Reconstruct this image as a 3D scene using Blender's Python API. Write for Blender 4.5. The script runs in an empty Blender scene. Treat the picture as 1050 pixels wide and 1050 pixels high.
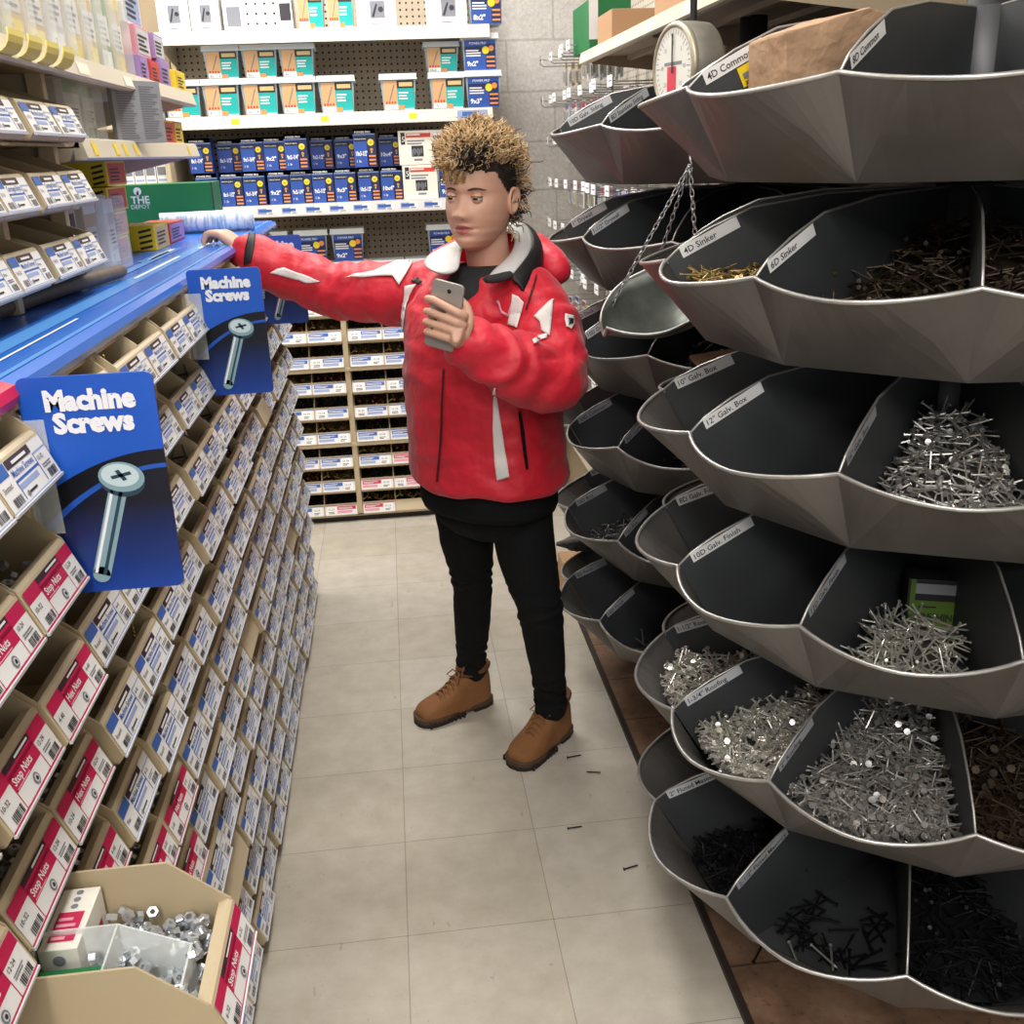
import bpy, bmesh, math, random
from mathutils import Vector, Matrix, Euler
from mathutils.bvhtree import BVHTree
PI = math.pi
rnd = random.Random(11)
SC = bpy.context.scene
COL = SC.collection

# ---------------------------------------------------------------- camera
cam_d = bpy.data.cameras.new('camera')
cam_d.sensor_width = 36.0
cam_d.lens = 36.0 * 1039.888 / 1050.0
cam_d.clip_start = 0.02
cam = bpy.data.objects.new('camera', cam_d)
COL.objects.link(cam)
PITCH, YAW, ROLL = 0.343594621, 0.105839257, -0.0378819676
fw = Vector((math.sin(YAW)*math.cos(PITCH), math.cos(YAW)*math.cos(PITCH), -math.sin(PITCH)))
rt0 = Vector((math.cos(YAW), -math.sin(YAW), 0))
up0 = rt0.cross(fw)
cr, sr = math.cos(ROLL), math.sin(ROLL)
rt = cr*rt0 + sr*up0
up = -sr*rt0 + cr*up0
cam.matrix_world = Matrix(((rt.x, up.x, -fw.x, 0), (rt.y, up.y, -fw.y, 0),
                           (rt.z, up.z, -fw.z, 1.52267623), (0, 0, 0, 1)))
SC.camera = cam

# ---------------------------------------------------------------- world, light, exposure
w = bpy.data.worlds.new('world'); SC.world = w; w.use_nodes = True
w.node_tree.nodes['Background'].inputs[0].default_value = (0.95, 0.97, 1.0, 1)
w.node_tree.nodes['Background'].inputs[1].default_value = 0.36
SC.view_settings.view_transform = 'Standard'
SC.view_settings.look = 'None'
SC.view_settings.gamma = 1.0
SC.view_settings.use_curve_mapping = False
SC.view_settings.exposure = 1.06

def area(name, loc, sx, sy, power, col=(1, 0.975, 0.94), rot=(0, 0, 0)):
    l = bpy.data.lights.new(name, 'AREA'); l.shape = 'RECTANGLE'; l.size = sx; l.size_y = sy
    l.energy = power; l.color = col
    o = bpy.data.objects.new(name, l); o.location = loc; o.rotation_euler = rot; COL.objects.link(o)
    return o
# fluorescent ceiling tubes over this aisle, the cross aisle behind and the neighbouring aisles; the last is an added fill
area('ceiling_tube_and_fill', (0.12, 0.6, 2.92), 0.30, 1.3, 13.5)
area('ceiling_tube_and_fill', (0.05, 2.5, 2.92), 0.30, 1.3, 12.5)
area('ceiling_tube_and_fill', (-0.3, 3.75, 2.92), 1.3, 0.25, 23)
area('ceiling_tube_and_fill', (-2.4, 3.9, 2.92), 0.30, 1.3, 30)
area('ceiling_tube_and_fill', (-2.2, 1.4, 2.92), 0.30, 1.3, 16)
area('ceiling_tube_and_fill', (-0.3, -1.2, 2.92), 0.30, 1.3, 28)
area('ceiling_tube_and_fill', (0.1, -2.7, 2.92), 1.3, 0.30, 30)  # unseen fill added behind the camera to brighten faces turned towards it

# ---------------------------------------------------------------- materials
def lin(c):
    c = c/255.0
    return c/12.92 if c <= 0.04045 else ((c+0.055)/1.055)**2.4
def rgb(r, g, b): return (lin(r), lin(g), lin(b), 1.0)
MATS = {}
def mat(name, col=(200, 200, 200), rough=0.5, metal=0.0, noise=0.0, nscale=40.0, bump=0.0, bscale=200.0,
        trans=0.0, alpha=1.0, emit=None, coat=0.0, spec=0.5, stretch=None, sheen=0.0):
    if name in MATS: return MATS[name]
    m = bpy.data.materials.new(name); m.use_nodes = True
    nt = m.node_tree; b = nt.nodes['Principled BSDF']
    c = rgb(*col)
    b.inputs['Base Color'].default_value = c
    b.inputs['Roughness'].default_value = rough
    b.inputs['Metallic'].default_value = metal
    b.inputs['Specular IOR Level'].default_value = spec
    if trans: b.inputs['Transmission Weight'].default_value = trans
    if alpha < 1: b.inputs['Alpha'].default_value = alpha
    if coat: b.inputs['Coat Weight'].default_value = coat
    if sheen: b.inputs['Sheen Weight'].default_value = sheen
    tc = nt.nodes.new('ShaderNodeTexCoord')
    src = tc.outputs['Object']
    if stretch:
        mp = nt.nodes.new('ShaderNodeMapping'); mp.inputs['Scale'].default_value = stretch
        nt.links.new(src, mp.inputs['Vector']); src = mp.outputs['Vector']
    if noise:
        n = nt.nodes.new('ShaderNodeTexNoise'); n.inputs['Scale'].default_value = nscale; n.inputs['Detail'].default_value = 5
        nt.links.new(src, n.inputs['Vector'])
        r = nt.nodes.new('ShaderNodeMapRange')
        r.inputs['From Min'].default_value = 0.25; r.inputs['From Max'].default_value = 0.75
        r.inputs['To Min'].default_value = 1-noise; r.inputs['To Max'].default_value = 1+noise
        nt.links.new(n.outputs['Fac'], r.inputs['Value'])
        hv = nt.nodes.new('ShaderNodeHueSaturation'); hv.inputs['Color'].default_value = c
        nt.links.new(r.outputs['Result'], hv.inputs['Value'])
        nt.links.new(hv.outputs['Color'], b.inputs['Base Color'])
    if bump:
        n2 = nt.nodes.new('ShaderNodeTexNoise'); n2.inputs['Scale'].default_value = bscale; n2.inputs['Detail'].default_value = 4
        nt.links.new(src, n2.inputs['Vector'])
        bp = nt.nodes.new('ShaderNodeBump'); bp.inputs['Strength'].default_value = bump; bp.inputs['Distance'].default_value = 0.01
        nt.links.new(n2.outputs['Fac'], bp.inputs['Height']); nt.links.new(bp.outputs['Normal'], b.inputs['Normal'])
    MATS[name] = m
    return m
for a in [
 ('beige', (196, 179, 148), .45), ('beige_bin', (176, 159, 128), .5), ('beige_dark', (150, 134, 108), .6),
 ('shelf_white', (222, 216, 204), .4), ('shelf_beige', (206, 196, 176), .4),
 ('paper', (226, 224, 222), .6), ('paper_grey', (200, 200, 203), .6), ('ink', (42, 40, 46), .6), ('ink_grey', (120, 122, 130), .6),
 ('lab_blue', (60, 98, 172), .5), ('lab_pale', (150, 165, 205), .5), ('lab_pink', (190, 30, 78), .5), ('lab_dark', (58, 40, 48), .5),
 ('sign_blue', (20, 62, 146), .35), ('sign_mid', (12, 40, 98), .35), ('sign_dark', (5, 11, 26), .35), ('sign_white', (228, 230, 236), .4),
 ('counter_blue', (46, 108, 204), .22), ('counter_sky', (92, 158, 232), .22), ('counter_red', (205, 30, 60), .25),
 ('white', (238, 238, 236), .5), ('offwhite', (226, 222, 210), .5), ('black', (14, 14, 15), .6), ('black_gloss', (12, 12, 13), .3),
 ('box_blue', (42, 78, 158), .45), ('box_navy', (24, 40, 84), .45), ('box_yellow', (236, 206, 40), .45), ('box_orange', (226, 138, 70), .5),
 ('box_red', (208, 60, 46), .5), ('box_purple', (160, 130, 190), .5), ('box_teal', (24, 166, 160), .45), ('box_wood', (206, 160, 112), .5),
 ('box_green', (10, 106, 56), .45), ('box_grey', (150, 152, 156), .5), ('leaf_green', (120, 150, 80), .5), ('card_brown', (168, 132, 98), .75),
 ('tan', (206, 176, 120), .5), ('pink_paper', (222, 150, 165), .6), ('lid_plastic', (214, 220, 222), .35),
 ('peg_dark', (20, 17, 14), .8), ('tag_white', (238, 238, 238), .5), ('kraft_red', (196, 92, 70), .7)]:
    mat(*a)
mat('clear', (235, 240, 240), .12, alpha=.28)
mat('clear_bin', (236, 240, 238), .3, alpha=.5)
mat('clear_tub', (200, 215, 222), .25, alpha=.5)
mat('galv', (112, 108, 104), .46, metal=.55, noise=.22, nscale=7, bump=.06, bscale=9)
mat('galv_shaded', (66, 68, 70), .55, metal=.35, noise=.18, nscale=6)  # darker galvanised copy, the tray interior's shade put into the colour
mat('galv_edge', (176, 174, 170), .35, metal=.7, noise=.12, nscale=30)
mat('scoop_metal', (120, 124, 118), .42, metal=.75, noise=.2, nscale=30)
mat('galv_red', (120, 62, 66), .5, metal=.3, noise=.2, nscale=14)
mat('steel', (196, 198, 200), .28, metal=.95)
mat('nail_bright', (222, 219, 210), .3, metal=.8)
mat('nail_dull', (120, 118, 116), .4, metal=.85)
mat('nail_black', (26, 26, 28), .45, metal=.5)
mat('nail_brass', (150, 128, 80), .4, metal=.8)
mat('copper', (140, 90, 60), .4, metal=.7)
mat('zinc', (206, 210, 216), .28, metal=.75)
mat('wire', (170, 170, 172), .35, metal=.9)
mat('pole_metal', (84, 84, 86), .5, metal=.6)
mat('wood_stick', (98, 84, 74), .6, noise=.2, nscale=20, stretch=(4, 4, .6))
mat('kraft', (176, 142, 112), .8, noise=.1, nscale=12, bump=.5, bscale=30)
mat('tag_yellow', (240, 222, 120), .5)
mat('nail_mid', (190, 187, 182), .34, metal=.8)
mat('nail_rust', (66, 54, 42), .5, metal=.6)
mat('lime', (92, 122, 44), .5); mat('sticker_red', (205, 50, 70), .5); mat('dial_white', (214, 214, 206), .35)
mat('scale_body', (128, 124, 114), .5, metal=.4, noise=.2, nscale=30); mat('scale_rim', (168, 160, 140), .4, metal=.6)
mat('seam_red', (70, 8, 16), .7)
mat('pole_shaded', (44, 44, 46), .6, metal=.3)  # galvanised pole darkened, shade among the trays put into its colour
mat('plastic_label', (236, 230, 210), .5)

# ---------------------------------------------------------------- object helpers
def link(o, parent=None):
    COL.objects.link(o)
    if parent is not None: o.parent = parent
    return o
def tag(o, label=None, cat=None, group=None, kind=None):
    if label: o['label'] = label
    if cat: o['category'] = cat
    if group: o['group'] = group
    if kind: o['kind'] = kind
    return o
def thing(name, label, cat, loc=(0, 0, 0), rotz=0.0, group=None, rot=None):
    o = bpy.data.objects.new(name, None); o.empty_display_size = .05
    o.location = loc; o.rotation_euler = rot if rot else (0, 0, rotz)
    COL.objects.link(o)
    return tag(o, label, cat, group)
def dup(root, loc, rotz=None, label=None, group=None, rot=None):
    r = root.copy(); COL.objects.link(r); r.location = loc
    if rotz is not None: r.rotation_euler = (0, 0, rotz)
    if rot is not None: r.rotation_euler = rot
    if label: r['label'] = label
    if group: r['group'] = group
    for ch in list(root.children):
        c = ch.copy(); COL.objects.link(c); c.parent = r
        for g in ch.children:
            d = g.copy(); COL.objects.link(d); d.parent = c
    return r

class MB:
    """collects shapes and links them as one mesh object"""
    def __init__(s): s.v = []; s.f = []; s.m = []; s.sm = []
    def add(s, vs, fs, m, smooth=False):
        b = len(s.v); s.v += [tuple(v) for v in vs]
        for f in fs:
            s.f.append(tuple(b+i for i in f)); s.m.append(m); s.sm.append(smooth)
        return s
    def box(s, lo, hi, m, skip=()):
        (x0, y0, z0), (x1, y1, z1) = lo, hi
        v = [(x0, y0, z0), (x1, y0, z0), (x1, y1, z0), (x0, y1, z0), (x0, y0, z1), (x1, y0, z1), (x1, y1, z1), (x0, y1, z1)]
        f = dict(b=(0, 3, 2, 1), t=(4, 5, 6, 7), s=(0, 1, 5, 4), e=(1, 2, 6, 5), n=(2, 3, 7, 6), w=(3, 0, 4, 7))
        return s.add(v, [f[k] for k in f if k not in skip], m)
    def quad(s, a, b, c, d, m): return s.add([a, b, c, d], [(0, 1, 2, 3)], m)
    def prism(s, pts, vec, m):
        n = len(pts); vec = Vector(vec)
        vs = [Vector(p) for p in pts] + [Vector(p)+vec for p in pts]
        fs = [tuple(range(n-1, -1, -1)), tuple(range(n, 2*n))] + [(i, (i+1) % n, n+(i+1) % n, n+i) for i in range(n)]
        return s.add(vs, fs, m)
    def tube(s, path, r, m, seg=8, cap=True, closed=False, smooth=True):
        P = [Vector(p) for p in path]; n = len(P)
        R = r if isinstance(r, (list, tuple)) else [r]*n
        vs = []; up = None
        for i in range(n):
            if closed: t = P[(i+1) % n]-P[i-1]
            else: t = P[min(i+1, n-1)]-P[max(i-1, 0)]
            t = t.normalized() if t.length > 1e-9 else Vector((0, 0, 1))
            if up is None:
                up = Vector((0, 0, 1)) if abs(t.z) < .9 else Vector((1, 0, 0))
            a = (up - t*up.dot(t))
            a = a.normalized() if a.length > 1e-6 else t.orthogonal().normalized()
            up = a; b = t.cross(a)
            for k in range(seg):
                q = 2*PI*k/seg
                vs.append(P[i] + (a*math.cos(q) + b*math.sin(q))*R[i])
        fs = []
        for i in range(n if closed else n-1):
            j = (i+1) % n
            for k in range(seg):
                l = (k+1) % seg
                fs.append((i*seg+k, i*seg+l, j*seg+l, j*seg+k))
        s.add(vs, fs, m, smooth)
        if cap and not closed:
            s.add(vs[:seg], [tuple(range(seg-1, -1, -1))], m); s.add(vs[-seg:], [tuple(range(seg))], m)
        return s
    def lathe(s, prof, m, seg=24, c=(0, 0, 0), axis='z', smooth=True):
        vs = []
        for (r, h) in prof:
            for k in range(seg):
                q = 2*PI*k/seg; x, y = r*math.cos(q), r*math.sin(q)
                p = (x, y, h) if axis == 'z' else ((h, x, y) if axis == 'x' else (x, h, y))
                vs.append((p[0]+c[0], p[1]+c[1], p[2]+c[2]))
        fs = []
        for i in range(len(prof)-1):
            for k in range(seg):
                l = (k+1) % seg
                fs.append((i*seg+k, i*seg+l, (i+1)*seg+l, (i+1)*seg+k))
        return s.add(vs, fs, m, smooth)
    def xf(s, M, start=0):
        for i in range(start, len(s.v)): s.v[i] = tuple(M @ Vector(s.v[i]))
        return s
    def mesh(s, name):
        me = bpy.data.meshes.new(name); me.from_pydata(s.v, [], s.f)
        keys = []
        for k in s.m:
            if k not in keys: keys.append(k)
        for k in keys: me.materials.append(MATS[k])
        me.polygons.foreach_set('material_index', [keys.index(k) for k in s.m])
        me.polygons.foreach_set('use_smooth', s.sm)
        me.update()
        return me
    def build(s, name, parent=None, label=None, cat=None, group=None, kind=None, loc=None, rotz=None, bevel=0, fix=True):
        me = s.mesh(name)
        if fix:
            bm = bmesh.new(); bm.from_mesh(me); bmesh.ops.recalc_face_normals(bm, faces=bm.faces); bm.to_mesh(me); bm.free()
        o = bpy.data.objects.new(name, me)
        if loc: o.location = loc
        if rotz is not None: o.rotation_euler = (0, 0, rotz)
        link(o, parent); tag(o, label, cat, group, kind)
        if bevel:
            b = o.modifiers.new('bevel', 'BEVEL'); b.width = bevel; b.segments = 2; b.limit_method = 'ANGLE'; b.angle_limit = .6
        return o
def mobj(name, me, parent=None, label=None, cat=None, group=None, kind=None, loc=None, rot=None):
    o = bpy.data.objects.new(name, me)
    if loc is not None: o.location = loc
    if rot is not None: o.rotation_euler = rot
    link(o, parent); return tag(o, label, cat, group, kind)

_tc = {}
def text_geo(t, bold=0.0, italic=0.0):
    """flat letters, cap height about 0.72, lower left at the origin -> verts, faces, width"""
    k = (t, bold, italic)
    if k in _tc: return _tc[k]
    c = bpy.data.curves.new('letters', 'FONT'); c.body = t; c.size = 1; c.resolution_u = 2; c.offset = bold; c.shear = italic
    o = bpy.data.objects.new('letters', c); COL.objects.link(o)
    dg = bpy.context.evaluated_depsgraph_get(); dg.update()
    me = bpy.data.meshes.new_from_object(o.evaluated_get(dg))
    vs = [(v.co.x, v.co.y) for v in me.vertices]; fs = [tuple(p.vertices) for p in me.polygons]
    bpy.data.objects.remove(o); bpy.data.curves.remove(c); bpy.data.meshes.remove(me)
    x0 = min([v[0] for v in vs] or [0]); x1 = max([v[0] for v in vs] or [1])
    vs = [(a-x0, b) for a, b in vs]
    _tc[k] = (vs, fs, x1-x0)
    return _tc[k]
class Face:
    """a flat printed face: origin, reading direction, up direction, normal; layers lift off the surface"""
    def __init__(s, mb, o, u, v, lift=0.0004):
        s.mb = mb; s.o = Vector(o); s.u = Vector(u).normalized(); s.v = Vector(v).normalized(); s.n = s.u.cross(s.v); s.l = lift
    def P(s, a, b, k): return s.o + s.u*a + s.v*b + s.n*(s.l*k)
    def rect(s, a0, b0, a1, b1, m, k=1): s.mb.quad(s.P(a0, b0, k), s.P(a1, b0, k), s.P(a1, b1, k), s.P(a0, b1, k), m); return s
    def poly(s, pts, m, k=1): s.mb.add([s.P(a, b, k) for a, b in pts], [tuple(range(len(pts)))], m); return s
    def disc(s, a, b, r, m, k=1, n=14): return s.poly([(a+r*math.cos(2*PI*i/n), b+r*math.sin(2*PI*i/n)) for i in range(n)], m, k)
    def text(s, t, a, b, h, m, k=2, w=None, bold=0.0, center=False, italic=0.0):
        vs, fs, W = text_geo(t, bold, italic)
        sc = h/.72; sx = sc if (w is None or W*sc <= w) else w/W
        if center: a -= W*sx/2
        s.mb.add([s.P(a+x*sx, b+y*sc, k) for x, y in vs], fs, m); return s
    def bars(s, a0, b0, a1, b1, n, m='ink', k=2, seed=1):
        r = random.Random(seed); x = a0; step = (a1-a0)/n
        for i in range(n):
            wd = step*(.3+.5*r.random()); s.rect(x, b0, x+wd, b1, m, k); x += step
        return s
    def lines(s, a0, b0, a1, b1, n, m='ink_grey', k=2, seed=1):
        r = random.Random(seed); st = (b1-b0)/n
        for i in range(n): s.rect(a0, b0+i*st, a0+(a1-a0)*(.6+.4*r.random()), b0+i*st+st*.5, m, k)
        return s
def ordinal(i):
    return ['first', 'second', 'third', 'fourth', 'fifth', 'sixth', 'seventh', 'eighth', 'ninth', 'tenth', 'eleventh', 'twelfth',
            'thirteenth', 'fourteenth', 'fifteenth', 'sixteenth', 'seventeenth', 'eighteenth', 'nineteenth', 'twentieth'][i]
def remesh(mb_or_me, voxel, smooth_iter=0, name='m'):
    """union overlapping closed shapes into one continuous surface"""
    me = mb_or_me.mesh(name) if isinstance(mb_or_me, MB) else mb_or_me
    o = bpy.data.objects.new(name, me); COL.objects.link(o)
    r = o.modifiers.new('r', 'REMESH'); r.mode = 'VOXEL'; r.voxel_size = voxel
    if smooth_iter:
        sm = o.modifiers.new('s', 'SMOOTH'); sm.factor = .5; sm.iterations = smooth_iter
    dg = bpy.context.evaluated_depsgraph_get(); dg.update()
    out = bpy.data.meshes.new_from_object(o.evaluated_get(dg)); out.name = name
    bpy.data.objects.remove(o)
    for p in out.polygons: p.use_smooth = True
    return out
# ================================================================ the room
def node_mat(name):
    m = bpy.data.materials.new(name); m.use_nodes = True; MATS[name] = m
    nt = m.node_tree
    return m, nt, nt.nodes['Principled BSDF']
def M_(nt, op, a, b=None, c=None):
    n = nt.nodes.new('ShaderNodeMath'); n.operation = op
    for i, x in enumerate((a, b, c)):
        if x is None: continue
        if isinstance(x, (int, float)): n.inputs[i].default_value = x
        else: nt.links.new(x, n.inputs[i])
    return n.outputs[0]
def noise_(nt, vec, scale, detail=4, rough=.5, stretch=None):
    if stretch:
        mp = nt.nodes.new('ShaderNodeMapping'); mp.inputs['Scale'].default_value = stretch
        nt.links.new(vec, mp.inputs['Vector']); vec = mp.outputs['Vector']
    n = nt.nodes.new('ShaderNodeTexNoise'); n.inputs['Scale'].default_value = scale
    n.inputs['Detail'].default_value = detail; n.inputs['Roughness'].default_value = rough
    nt.links.new(vec, n.inputs['Vector']); return n.outputs['Fac']
def ramp_(nt, fac, stops):
    r = nt.nodes.new('ShaderNodeValToRGB'); e = r.color_ramp.elements
    while len(e) < len(stops): e.new(.5)
    for i, (p, c) in enumerate(stops): e[i].position = p; e[i].color = c
    nt.links.new(fac, r.inputs['Fac']); return r.outputs['Color']
def mix_(nt, fac, a, b, mode='MIX'):
    n = nt.nodes.new('ShaderNodeMix'); n.data_type = 'RGBA'; n.blend_type = mode
    for i, x in ((0, fac), (6, a), (7, b)):
        if isinstance(x, (int, float)): n.inputs[i].default_value = x
        elif isinstance(x, tuple): n.inputs[i].default_value = x
        else: nt.links.new(x, n.inputs[i])
    return n.outputs[2]
def objxyz(nt):
    tc = nt.nodes.new('ShaderNodeTexCoord'); s = nt.nodes.new('ShaderNodeSeparateXYZ')
    nt.links.new(tc.outputs['Object'], s.inputs[0]); return tc.outputs['Object'], s.outputs[0], s.outputs[1], s.outputs[2]

def floor_mat():
    m, nt, b = node_mat('vinyl_tile')
    vec, x, y, z = objxyz(nt)
    T = .3048
    fx = M_(nt, 'DIVIDE', M_(nt, 'ADD', x, .0690636+T*20), T); fy = M_(nt, 'DIVIDE', M_(nt, 'ADD', y, -1.69836+T*20), T)
    def edge(f): return M_(nt, 'ABSOLUTE', M_(nt, 'SUBTRACT', M_(nt, 'FRACT', f), .5))
    e = M_(nt, 'MAXIMUM', edge(fx), edge(fy))
    groove = M_(nt, 'GREATER_THAN', e, .4968)
    cell = nt.nodes.new('ShaderNodeTexWhiteNoise'); cell.noise_dimensions = '2D'
    cv = nt.nodes.new('ShaderNodeCombineXYZ'); nt.links.new(M_(nt, 'FLOOR', fx), cv.inputs[0]); nt.links.new(M_(nt, 'FLOOR', fy), cv.inputs[1])
    nt.links.new(cv.outputs[0], cell.inputs['Vector'])
    base = ramp_(nt, noise_(nt, vec, 14, 6, .6), [(.3, rgb(176, 169, 156)), (.5, rgb(184, 177, 165)), (.72, rgb(192, 186, 175))])
    tint = ramp_(nt, cell.outputs['Value'], [(0, rgb(243, 240, 234)), (1, rgb(255, 255, 255))])
    c = mix_(nt, 1.0, base, tint, 'MULTIPLY')
    spk = M_(nt, 'GREATER_THAN', noise_(nt, vec, 230, 3, .6), .66)
    spk2 = M_(nt, 'MULTIPLY', spk, M_(nt, 'GREATER_THAN', noise_(nt, vec, 9, 3), .47))
    c = mix_(nt, M_(nt, 'MULTIPLY', spk2, .38), c, rgb(122, 108, 88))
    smg = M_(nt, 'GREATER_THAN', noise_(nt, vec, 26, 5, .7, (1, .35, 1)), .665)
    c = mix_(nt, M_(nt, 'MULTIPLY', smg, .33), c, rgb(120, 108, 92))
    c = mix_(nt, M_(nt, 'MULTIPLY', groove, .55), c, rgb(96, 84, 70))
    nt.links.new(c, b.inputs['Base Color']); b.inputs['Roughness'].default_value = .5; b.inputs['Specular IOR Level'].default_value = .35
    bp = nt.nodes.new('ShaderNodeBump'); bp.inputs['Strength'].default_value = .25; bp.inputs['Distance'].default_value = .002
    nt.links.new(M_(nt, 'SUBTRACT', noise_(nt, vec, 30, 3), M_(nt, 'MULTIPLY', groove, 1.0)), bp.inputs['Height'])
    nt.links.new(bp.outputs['Normal'], b.inputs['Normal'])
floor_mat()
def block_mat():
    m, nt, b = node_mat('block_wall')
    vec, x, y, z = objxyz(nt)
    fz = M_(nt, 'DIVIDE', M_(nt, 'ADD', z, -1.345+.2045*20), .2045)
    row = M_(nt, 'FLOOR', fz)
    odd = M_(nt, 'MODULO', row, 2)
    fx = M_(nt, 'DIVIDE', M_(nt, 'ADD', M_(nt, 'ADD', x, -.757+.409*20), M_(nt, 'MULTIPLY', M_(nt, 'SUBTRACT', 1, odd), .2045)), .409)
    ez = M_(nt, 'ABSOLUTE', M_(nt, 'SUBTRACT', M_(nt, 'FRACT', M_(nt, 'ADD', fz, .5)), .5))
    ex = M_(nt, 'ABSOLUTE', M_(nt, 'SUBTRACT', M_(nt, 'FRACT', M_(nt, 'ADD', fx, .5)), .5))
    j = M_(nt, 'MAXIMUM', M_(nt, 'LESS_THAN', ez, .022), M_(nt, 'LESS_THAN', ex, .011))
    c = ramp_(nt, noise_(nt, vec, 60, 6, .7), [(.3, rgb(188, 183, 177)), (.7, rgb(216, 212, 207))])
    pit = M_(nt, 'GREATER_THAN', noise_(nt, vec, 150, 2), .68)
    c = mix_(nt, M_(nt, 'MULTIPLY', pit, .35), c, rgb(112, 106, 98))
    c = mix_(nt, M_(nt, 'MULTIPLY', j, .45), c, rgb(150, 146, 140))
    nt.links.new(c, b.inputs['Base Color']); b.inputs['Roughness'].default_value = .8
    bp = nt.nodes.new('ShaderNodeBump'); bp.inputs['Strength'].default_value = .5; bp.inputs['Distance'].default_value = .006
    nt.links.new(M_(nt, 'SUBTRACT', noise_(nt, vec, 90, 4), M_(nt, 'MULTIPLY', j, 1.2)), bp.inputs['Height'])
    nt.links.new(bp.outputs['Normal'], b.inputs['Normal'])
block_mat()
def peg_mat(name, axis, col):
    m, nt, b = node_mat(name)
    vec, x, y, z = objxyz(nt)
    u = x if axis == 'x' else y
    p = .0254
    def d(c): return M_(nt, 'SUBTRACT', M_(nt, 'FRACT', M_(nt, 'DIVIDE', M_(nt, 'ADD', c, 10), p)), .5)
    a, c2 = d(u), d(z)
    r = M_(nt, 'SQRT', M_(nt, 'ADD', M_(nt, 'MULTIPLY', a, a), M_(nt, 'MULTIPLY', c2, c2)))
    hole = M_(nt, 'LESS_THAN', r, .17)
    base = ramp_(nt, noise_(nt, vec, 25, 3), [(.3, rgb(*[int(k*.95) for k in col])), (.7, rgb(*col))])
    nt.links.new(mix_(nt, hole, base, rgb(22, 18, 15)), b.inputs['Base Color']); b.inputs['Roughness'].default_value = .6
peg_mat('pegboard_x', 'x', (176, 162, 142))
peg_mat('pegboard_y', 'y', (200, 192, 178))
def ply_mat():
    m, nt, b = node_mat('brown_board')
    vec, x, y, z = objxyz(nt)
    c = ramp_(nt, noise_(nt, vec, 9, 6, .65), [(.3, rgb(92, 68, 52)), (.55, rgb(132, 102, 80)), (.75, rgb(160, 128, 104))])
    g = M_(nt, 'LESS_THAN', M_(nt, 'ABSOLUTE', M_(nt, 'SUBTRACT', M_(nt, 'FRACT', M_(nt, 'DIVIDE', M_(nt, 'ADD', y, 10.11), .23)), .5)), .012)
    c = mix_(nt, M_(nt, 'MULTIPLY', g, .7), c, rgb(40, 30, 24))
    d = M_(nt, 'GREATER_THAN', noise_(nt, vec, 60, 4, .7), .64)
    c = mix_(nt, M_(nt, 'MULTIPLY', d, .5), c, rgb(58, 44, 36))
    nt.links.new(c, b.inputs['Base Color']); b.inputs['Roughness'].default_value = .6
ply_mat()
mat('paint_white', (226, 224, 218), .8)
mat('trim_dark', (46, 36, 30), .6, noise=.3, nscale=60)

def struct(name, mb): return mb.build(name, kind='structure')
struct('floor', MB().box((-3.4, -3.2, -.06), (2.8, 4.74, 0), 'vinyl_tile'))
struct('wall_back', MB().box((-3.4, 4.72, 0), (2.8, 4.86, 3.0), 'block_wall'))
struct('wall_left', MB().box((-3.5, -3.2, 0), (-3.4, 4.86, 3.0), 'paint_white'))
struct('wall_right', MB().box((2.8, -3.2, 0), (2.9, 4.86, 3.0), 'paint_white'))
struct('ceiling', MB().box((-3.5, -3.2, 3.0), (2.9, 4.86, 3.08), 'paint_white'))
struct('floor_right', MB().box((.552, .2, 0), (1.75, 3.6, .010), 'brown_board'))
m_ = MB()
m_.box((.538, .2, 0), (.552, 3.6, .013), 'trim_dark')
struct('trim_1', m_)
# ================================================================ parts bins with price strips
D_ = Vector((.018, 0, -.045)); D_n = Vector((.045, 0, .018)).normalized()
BIN_SIDE = [(-.30, .052), (-.058, .052), (0, 0), (.018, -.045), (.011, -.054), (-.30, -.054)]
def side_panel(mb, y, t=.0026, m='beige_bin', pts=BIN_SIDE):
    mb.prism([(a, y, b) for a, b in pts], (0, t, 0), m)
BIN_LOW = [(-.30, .030), (-.0335, .030), (0, 0), (.018, -.045), (.011, -.054), (-.30, -.054)]
def bin_body_mesh(W, side=BIN_SIDE):
    mb = MB()
    side_panel(mb, 0, pts=side); side_panel(mb, W-.0026, pts=side)
    mb.box((-.30, 0, -.054), (.011, W, -.051), 'beige_bin')
    mb.box((-.30, 0, -.054), (-.297, W, .026), 'beige_bin')
    # thick front lip and sloping front panel
    mb.prism([(-.013, 0.001, -.003), (-.003, .001, .001), (.001, .001, -.002), (.0185, .001, -.044), (.012, .001, -.0535), (-.002, .001, -.0535)], (0, W-.002, 0), 'beige')
    return mb.mesh('bin_body')
def divider_mesh(h=.05, u=-.058):
    mb = MB(); side_panel(mb, 0, .0022, 'beige', [(-.295, h), (u, h), (-.004, .004), (-.008, -.05), (-.295, -.05)])
    return mb.mesh('divider')
H_ = .0440
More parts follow.
